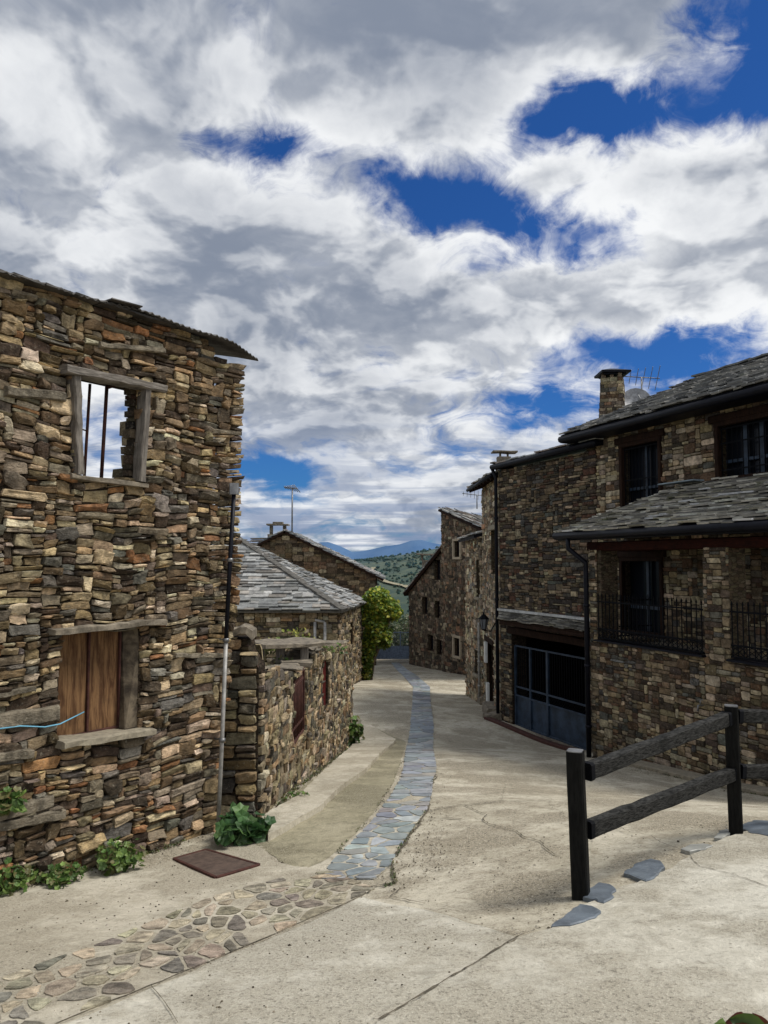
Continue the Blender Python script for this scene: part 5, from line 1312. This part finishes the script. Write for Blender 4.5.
# antenna + dish
ab = P(642,402,22.8); t = aerial('tv_antenna', 'spiky television antenna beside the tall chimney on the right roof', ab-Vector((0,0,.3)), 1.05, 1.3, .022, ang=2.9)
mb = MB(); dc = P(636,402,22.2); rings = []
vs = []; fs = []; n = 18
dn = Vector((-.15,-1,.35)).normalized(); du = dn.orthogonal().normalized(); dw = dn.cross(du)
for j in range(5):
    rr2 = .42*j/4
    for k in range(n): a = 2*math.pi*k/n; vs.append(dc + (du*math.cos(a)+dw*math.sin(a))*rr2 + dn*(.5*rr2*rr2) )
for j in range(4):
    for k in range(n): fs.append((j*n+k, j*n+(k+1)%n, (j+1)*n+(k+1)%n, (j+1)*n+k))
mb.add(vs, fs, smooth=True); t = thing('satellite_dish','pale satellite dish half hidden behind the ridge beside the antenna','satellite dish', dc-Vector((0,0,.5))); mb.build('dish','steel_grey',t)
mb = MB(); mb.tube([dc, dc-Vector((0,0,.9))], .025, 6); mb.tube([dc-dw*.38*(1 if dw.z>0 else -1), dc+dn*.4], .012, 5); mb.build('mount','steel_grey',t)

# ------------------------------------------------------------------ FENCE
b1 = P(582,902,5.45); t1 = P(575,751,5.45); b2 = P(736,829,6.76); t2 = P(731,706,6.76); b3 = b2+(b2-b1)*1.0; b3 = Vector((5.2,7.4,0)); b3.z = g(b3.x,b3.y); t3 = b3+Vector((-.02,0,1.1))
fen = thing('wooden_fence', 'black-posted rustic wooden rail fence on the terrace edge at right', 'fence', b1)
for b_, t_ in ((b1,t1),(b2,t2),(b3,t3)):
    mb = MB(); mb.bar(b_-Vector((0,0,.15)), t_, .112,.112, up=Vector((.45,1,0)), seg=5, jit=.003); po = mb.build('post','wood_black',fen)
    mb = MB(); mb.bar(t_, t_+Vector((0,0,.006)), .104,.104, up=Vector((.45,1,0))); mb.build('post_cap','steel_grey',po)
def rail(pa, pb, w, h, sag=.0):
    mb = MB(); mb.bar(pa, pb, w, h, seg=14, jit=.006); return mb.build('rail','wood_rail',fen)
rails = [(P(588,771,5.5), P(726,719,6.72)), (P(588,829,5.5), P(732,774,6.74)), (P(738,716,6.8), b3+Vector((0,0,1.0))), (P(741,771,6.8), b3+Vector((0,0,.5)))]
for a, b_ in rails:
    ro = rail(a, b_, .085, .11)
    for q, s_ in ((a,1),(b_,-1)): mb = MB(); d = (b_-a).normalized()*s_; mb.bar(q-d*.02, q+d*.02, .094,.12); mb.build('collar','iron_black',ro)

# ------------------------------------------------------------------ GRIT AND MOSS
r = random.Random(15); mb = MB(); cnt = 0
def inslab(x, y): return 0
while cnt < 2600:
    if r.random() < .5: y = r.uniform(2.9, 7.5); x = r.uniform(-.62, .62)*y
    else:
        q = r.choice(['wall','ch','kerb'])
        if q == 'wall': u = r.uniform(.5, 4.9); w = abs(r.gauss(0,.10))+.05; p_ = WL.p(u,0,w); x, y = p_.x, p_.y
        elif q == 'ch': p_ = G(r.uniform(395,445), r.uniform(770,890)); x, y = p_.x+r.gauss(0,.05), p_.y
        else: p_ = WPch.p(r.uniform(.5,5), 0, .45+abs(r.gauss(0,.2))); x, y = p_.x, p_.y
    n_ = mnoise.noise((x*.9,y*.9,3))
    if n_ < -.05 and r.random() < .7: continue
    sz = r.uniform(.003,.009)*(1.7 if r.random() < .05 else 1); z = g(x,y)+.006; c = r.choice([(0.10,0.085,0.06),(0.22,0.19,0.14),(0.05,0.04,0.03),(0.35,0.32,0.26)])
    pts = [(x+sz*r.uniform(.7,1.3)*math.cos(a), y+sz*r.uniform(.7,1.3)*math.sin(a), z+sz*r.uniform(-.2,.2)) for a in (0,1.25,2.5,3.77,5.0)]
    mb.add(pts+[(x,y,z+sz*.8)], [(i,(i+1)%5,5) for i in range(5)], c); cnt += 1
mb.build('grit', 'foliage_far', kind='stuff', label='loose grit and crumbs of stone strewn over the cement', category='grit')
mb = MB(); r = random.Random(16)
def tuft(x, y, sz):
    z = g(x,y)+.01; c = r.choice([(0.06,0.075,0.02),(0.045,0.05,0.02),(0.09,0.10,0.03),(0.07,0.055,0.03)])
    for _ in range(5):
        a = r.uniform(0,6.28); d = Vector((math.cos(a), math.sin(a), r.uniform(.2,1.2)))*sz*r.uniform(.5,1.2); e = Vector((-d.y, d.x, 0))*.35; b0 = Vector((x+r.gauss(0,sz*.5), y+r.gauss(0,sz*.5), z)); mb.add([b0-e, b0+e, b0+d], [(0,1,2)], tuple(q*r.uniform(.7,1.4) for q in c))
for _ in range(420): u = r.uniform(.3,4.9); p_ = WL.p(u,0,.05+abs(r.gauss(0,.035))); (mnoise.noise((u*2,1,1)) > -.15) and tuft(p_.x,p_.y,r.uniform(.012,.035))
for _ in range(420): u = r.uniform(0,WY.L); p_ = WY.p(u,0,.05+abs(r.gauss(0,.04))); tuft(p_.x,p_.y,r.uniform(.012,.04))
for _ in range(260): u = r.uniform(0,WPch.L); p_ = WPch.p(u,0,.42+abs(r.gauss(0,.03))); (mnoise.noise((u*1.5,5,1)) > -.05) and tuft(p_.x,p_.y,r.uniform(.01,.03))
ML = [[(436,775),(428,790),(430,805),(420,822),(408,838),(398,852),(392,868),(394,880)],[(394,884),(380,889),(368,893)],[(326,868),(344,846),(372,816),(390,788),(402,762)]]
for ln in ML:
    for a, b_ in zip(ln, ln[1:]):
        for _ in range(34):
            t_ = r.random(); p_ = G(a[0]+(b_[0]-a[0])*t_, a[1]+(b_[1]-a[1])*t_); 
            if mnoise.noise((p_.x*3,p_.y*3,2)) > -.05: tuft(p_.x+r.gauss(0,.012), p_.y+r.gauss(0,.012), r.uniform(.008,.022))
mb.build('moss', 'leaf', kind='stuff', label='moss and tiny weeds in the joints and along the wall foot', category='moss')

# ------------------------------------------------------------------ PLANTS
GR = [(0.08,0.15,0.03),(0.13,0.22,0.05),(0.05,0.10,0.022),(0.17,0.25,0.06),(0.16,0.15,0.06)]
def plant(label, base, rad, h, n, size, pal=GR, seed=1, lean=Vector((0,0,0)), lobes=True, group=None, name='wild_plant'):
    t = thing(name, label, 'plant', base, group); r = random.Random(seed); tips = []; st = MB(); lv = MB(); base = Vector(base)
    for i in range(n):
        a = r.uniform(0,6.28); rr = rad*math.sqrt(r.random()); hh = h*r.uniform(.45,1)*(1-.35*(rr/rad)**2)
        hh *= r.random()**.6; rr *= (1+.35*math.sin(3*a+seed)); tip = base+Vector((math.cos(a)*rr, math.sin(a)*rr, hh+.01))+lean*r.random()
        if i%3 == 0: st.tube([base+Vector((math.cos(a)*rr*.2, math.sin(a)*rr*.2,-.02)), base.lerp(tip,.55)+Vector((0,0,.04)), tip], [.006,.004,.002], 4, col=(.12,.14,.05))
        tips.append((tip, .6+.6*hh/h))
    it = iter(tips); leafy(lv, n, lambda r_: next(it), size, pal, r, lobes=lobes)
    lv.build('leaves','leaf',t); st.build('stem','leaf',t); return t
PL = 'wild plants growing at the foot of the walls'
for i,(px,py,rad,h,n,size,lab) in enumerate([
    (8,890,.22,.24,260,.055,'leafy green weed at the far left foot of the ruined house'),
    (62,884,.16,.18,190,.050,'small bushy weed in the middle of the three below the shuttered window'),
    (116,872,.18,.34,260,.060,'taller lobed-leaf weed right of the other two at the ruin wall'),
    (240,842,.25,.36,120,.135,'broad-leaved dark green plant at the foot of the downpipe'),
    (353,746,.20,.85,190,.10,'upright green weed at the far end of the low yard wall'),
    (300,801,.15,.14,60,.05,'tiny weed below the barred hatch of the yard wall')]):
    plant(lab, G(px,py), rad, h, n, size, seed=80+i, group=PL, pal=[(0.04,0.10,0.03),(0.06,0.13,0.04),(0.09,0.16,0.05)] if i == 3 else GR)
q = WL.p(*WL.uv(4,800,.1),.12); plant('pale green weed sprouting from the wall stones above the left corner weed', q-Vector((0,0,.1)), .13,.22,50,.1,seed=90,group=PL)
YG = [(0.22,0.24,0.04),(0.14,0.19,0.04),(0.30,0.29,0.06)]
for i,(px,py,Y,rad,h,n,lab) in enumerate([(297,641,14.9,.3,.55,110,'yellow-green weed growing on the yard wall behind the slab'),(270,647,13.6,.28,.3,80,'yellowish weed left of the slab in the ruined yard'),(318,648,14.6,.45,.3,160,'low green growth on top of the yard wall near its step'),(284,665,12.7,.2,.35,50,'green sprig beside the little post under the slab')]):
    plant(lab, P(px,py,Y)-Vector((0,0,h*.35)), rad, h, n, .09, YG if i < 2 else GR, 95+i, lobes=False, group='weeds on the ruined yard walls')
# red-green leaved plant at the lower right corner, near the camera
bs = P(742,1040,2.15); bs.z = g(bs.x, bs.y)
t = thing('garden_plant', 'glossy red and green leaf tips at the bottom right corner', 'plant', bs); mb = MB(); st = MB(); r = random.Random(3)
for i,(px,py,c) in enumerate([(716,1024,(0.10,0.16,0.03)),(732,1019,(0.12,0.03,0.025)),(748,1021,(0.06,0.10,0.02)),(760,1024,(0.16,0.05,0.03)),(726,1028,(.06,.1,.02)),(755,1030,(.08,.12,.03)),(740,1030,(.1,.04,.02)),(770,1026,(.06,.1,.03))]):
    c0 = P(px,py,2.15+r.uniform(-.06,.06)); L_ = .075; a = r.uniform(-.9,.9); u = Vector((math.sin(a), r.uniform(-.3,.3), .25)).normalized(); w = Vector((u.z, .2, -u.x)).normalized()*.028; nn = u.cross(w).normalized()*.008
    vs = []; m = 6
    for k in range(m+1):
        f = k/m; ww = math.sin(math.pi*min(.999,f**.8))**.8; cc = c0+u*L_*(f-.5)*1.4-Vector((0,0,.03*f*f)); vs += [cc-w*ww-nn, cc+nn, cc+w*ww-nn]
    fs = []
    for k in range(m): fs += [(3*k,3*k+1,3*k+4,3*k+3),(3*k+1,3*k+2,3*k+5,3*k+4)]
    mb.add(vs, fs, c, smooth=True); st.tube([bs+Vector((r.uniform(-.03,.03),0,0)), bs.lerp(c0,.6)+Vector((0,.03,0)), c0-u*L_*.7], [.008,.006,.003], 5, col=(.1,.05,.03))
mb.build('leaves','leaf',t); st.build('stem','leaf',t)

# ------------------------------------------------------------------ WORLD
SUN_EL, SUN_AZ = R(56), R(92)      # azimuth measured from +Y towards +X
sd = Vector((math.sin(SUN_AZ)*math.cos(SUN_EL), math.cos(SUN_AZ)*math.cos(SUN_EL), math.sin(SUN_EL)))
sun = bpy.data.lights.new('sun','SUN'); so = bpy.data.objects.new('sun', sun); COL.objects.link(so)
sun.energy = 3.0; sun.angle = R(18); sun.color = (1.0,0.95,0.87)
so.rotation_euler = sd.to_track_quat('Z','Y').to_euler()
w = bpy.data.worlds.new('World'); scene.world = w; w.use_nodes = True; nt = w.node_tree
bg = nt.nodes['Background']
sky = nt.nodes.new('ShaderNodeTexSky'); sky.sky_type = 'NISHITA'; sky.sun_disc = False; sky.sun_elevation = SUN_EL; sky.sun_rotation = SUN_AZ
sky.air_density = 1.0; sky.dust_density = 0.4; sky.ozone_density = 2.5
tc = nt.nodes.new('ShaderNodeTexCoord'); sp = nt.nodes.new('ShaderNodeSeparateXYZ'); nt.links.new(tc.outputs['Generated'], sp.inputs[0])
dx, dy, dz = (V(nt, sp.outputs[i]) for i in range(3))
zc_ = dz.max(0.0) + 0.16
cx_ = dx/zc_; cy_ = dy/zc_
def comb(a, b_, c=0.0):
    n = nt.nodes.new('ShaderNodeCombineXYZ')
    for i, v in enumerate((a,b_,c)):
        if isinstance(v, V): nt.links.new(v.s, n.inputs[i])
        else: n.inputs[i].default_value = v
    return n.outputs[0]
# (px, py, radius x, radius y, weight): openings in the cloud deck (negative) and its thicker banks (positive)
BL = [(746,36,30,36,-.9),(757,95,24,26,-.6),(716,14,14,14,-.3),(606,126,46,20,-1.1),(565,112,34,15,-.75),(672,122,30,9,-.35),(520,118,20,16,-.35),(405,180,26,16,-.8),(440,200,36,18,-.85),(480,175,24,24,-.45),(525,222,40,16,-.85),(585,240,44,18,-1.2),(545,262,26,9,-.5),(462,266,30,8,-.55),
      (254,152,30,15,-1.15),(205,130,18,10,-.4),(318,152,16,8,-.45),(668,356,66,19,-1.2),(585,352,18,9,-.4),(548,412,36,15,-1.05),(607,420,24,10,-.7),(720,350,30,12,-.5),(265,466,40,10,-1.0),(500,436,22,8,-.45),(455,450,20,4,-.3),(110,430,60,50,-.6),
      (200,40,200,60,.35),(120,90,110,50,.2),(450,60,60,40,.3),(620,50,60,30,.4),(565,170,40,12,.5),(640,178,50,14,.3),(720,170,30,20,.35),(690,270,90,40,.4),(430,320,130,45,.35),(200,260,130,60,.3),(600,390,30,14,.4),(340,420,60,20,.2),(620,318,60,12,.2)]
wn = nt.nodes.new('ShaderNodeTexNoise'); wn.inputs['Scale'].default_value = 7.0; wn.inputs['Detail'].default_value = 7; wn.inputs['Roughness'].default_value = .62
nt.links.new(tc.outputs['Generated'], wn.inputs['Vector']); ws = nt.nodes.new('ShaderNodeSeparateColor'); nt.links.new(wn.outputs['Color'], ws.inputs[0])
wx = dx + (V(nt, ws.outputs[0])-0.5)*0.17; wy = dy; wz = dz + (V(nt, ws.outputs[1])-0.5)*0.11
bias = None
for px, py, rx, ry, wt in BL:
    d = ray(px,py).normalized(); sx = (wx-d.x)*(F/rx); sy = (dy-d.y)*(F*.5/rx); sz = (wz-d.z)*(F/ry); q = (sx*sx+sy*sy+sz*sz)*(-0.55)
    term = q.exp()*wt; bias = term if bias is None else bias+term
zq = dz.max(0.0) + 0.34
qx = dx/zq; qy = dy/zq
wv = nt.nodes.new('ShaderNodeTexNoise'); wv.noise_dimensions = '2D'; wv.inputs['Scale'].default_value = 3.0; wv.inputs['Detail'].default_value = 6; nt.links.new(comb(qx, qy, 1.0), wv.inputs['Vector'])
wvs = nt.nodes.new('ShaderNodeSeparateColor'); nt.links.new(wv.outputs['Color'], wvs.inputs[0])
ux = qx + (V(nt, wvs.outputs[0])-0.5)*0.22; uy = qy + (V(nt, wvs.outputs[1])-0.5)*0.22
def billow(ox, oy, sc, det):
    n = nt.nodes.new('ShaderNodeTexVoronoi'); n.voronoi_dimensions = '2D'; n.feature = 'SMOOTH_F1'; n.inputs['Scale'].default_value = sc; n.inputs['Detail'].default_value = det
    n.inputs['Roughness'].default_value = 0.48; n.inputs['Smoothness'].default_value = 0.6; n.inputs['Lacunarity'].default_value = 2.3
    nt.links.new(comb(ux+ox+4.0, uy+oy+7.0), n.inputs['Vector']); return 0.5 - V(nt, n.outputs['Distance'])
def dens(ox, oy, det):
    n1 = noise(nt, comb(qx+ox, qy+oy, 0.0), 2.0, det, .56, .2, '2D')
    return (n1-0.5)*1.7 + billow(ox, oy, 4.5, 3.0)*0.75
f0 = dens(3.0, 1.0, 9); f1 = dens(3.0+.012, 1.0-.075, 7)
fine_ = noise(nt, comb(ux+7.0, uy+2.0), 22.0, 8, .66, .4, '2D')
wisp = noise(nt, comb(ux*1.0+11.0, uy*1.2+5.0), 6.5, 9, .66, .8, '2D')
d0 = f0*0.75 + bias*0.72 + (fine_-0.5)*0.15 + (wisp-0.5)*1.15 + 0.46
cov = d0.smooth(-0.42, 0.36)
thick = (d0-(wisp-0.5)*0.5).smooth(0.20, 0.95)
lit = ((f0-f1)*2.1 + 0.5).smooth(0.0, 1.0)
puff = noise(nt, comb(qx+23.0, qy+9.0), 1.6, 5, .50, .3, '2D')
bright = lit*0.55 + (1.0-thick)*0.40 + (puff-0.5)*1.6 + (fine_-0.5)*.25 + (wisp-0.5)*.35 + bias*(-0.12) - 0.13 - dz.smooth(.35,.65)*0.16
b2_ = bright.smooth(-0.22, 1.0)
cc = mixc(nt, b2_, (0.235,0.275,0.355), (0.93,0.945,0.96))
# low clouds near the horizon are bluer, softer and banded
hz = dz.smooth(0.0, 0.26, 1.0, 0.0)
band = noise(nt, comb(cx_*.55, cy_*1.7, 9.0), 1.7, 7, .56, .3, '2D').smooth(0.40,0.60)
cc = mixc(nt, hz*band*0.85, cc, (0.19,0.26,0.42))
cc = mixc(nt, hz*0.10, cc, (0.30,0.39,0.56))
# brighter cloud deck around the veiled sun
gl = (dx*sd.x + dy*sd.y + dz*sd.z).smooth(0.80, 1.0)
back = dy.smooth(-0.9, 0.1, 1.0, 0.0)
ccg = scalec(nt, cc, gl*2.0 + back*0.5 + 1.0)
skyc = scalec(nt, sky.outputs[0], 0.085)
skyt = mixc(nt, 1.0, skyc, (0.18,0.48,0.96), 'MULTIPLY')
final = mixc(nt, cov, skyt, ccg)
nt.links.new(final, bg.inputs['Color']); bg.inputs['Strength'].default_value = 1.0
w.cycles.sampling_method = 'MANUAL'; w.cycles.sample_map_resolution = 1024

scene.render.engine = 'CYCLES'; scene.view_settings.view_transform = 'Standard'; scene.view_settings.look = 'None'; scene.view_settings.exposure = 0
scene.cycles.max_bounces = 5; scene.cycles.diffuse_bounces = 3; scene.cycles.use_denoising = True
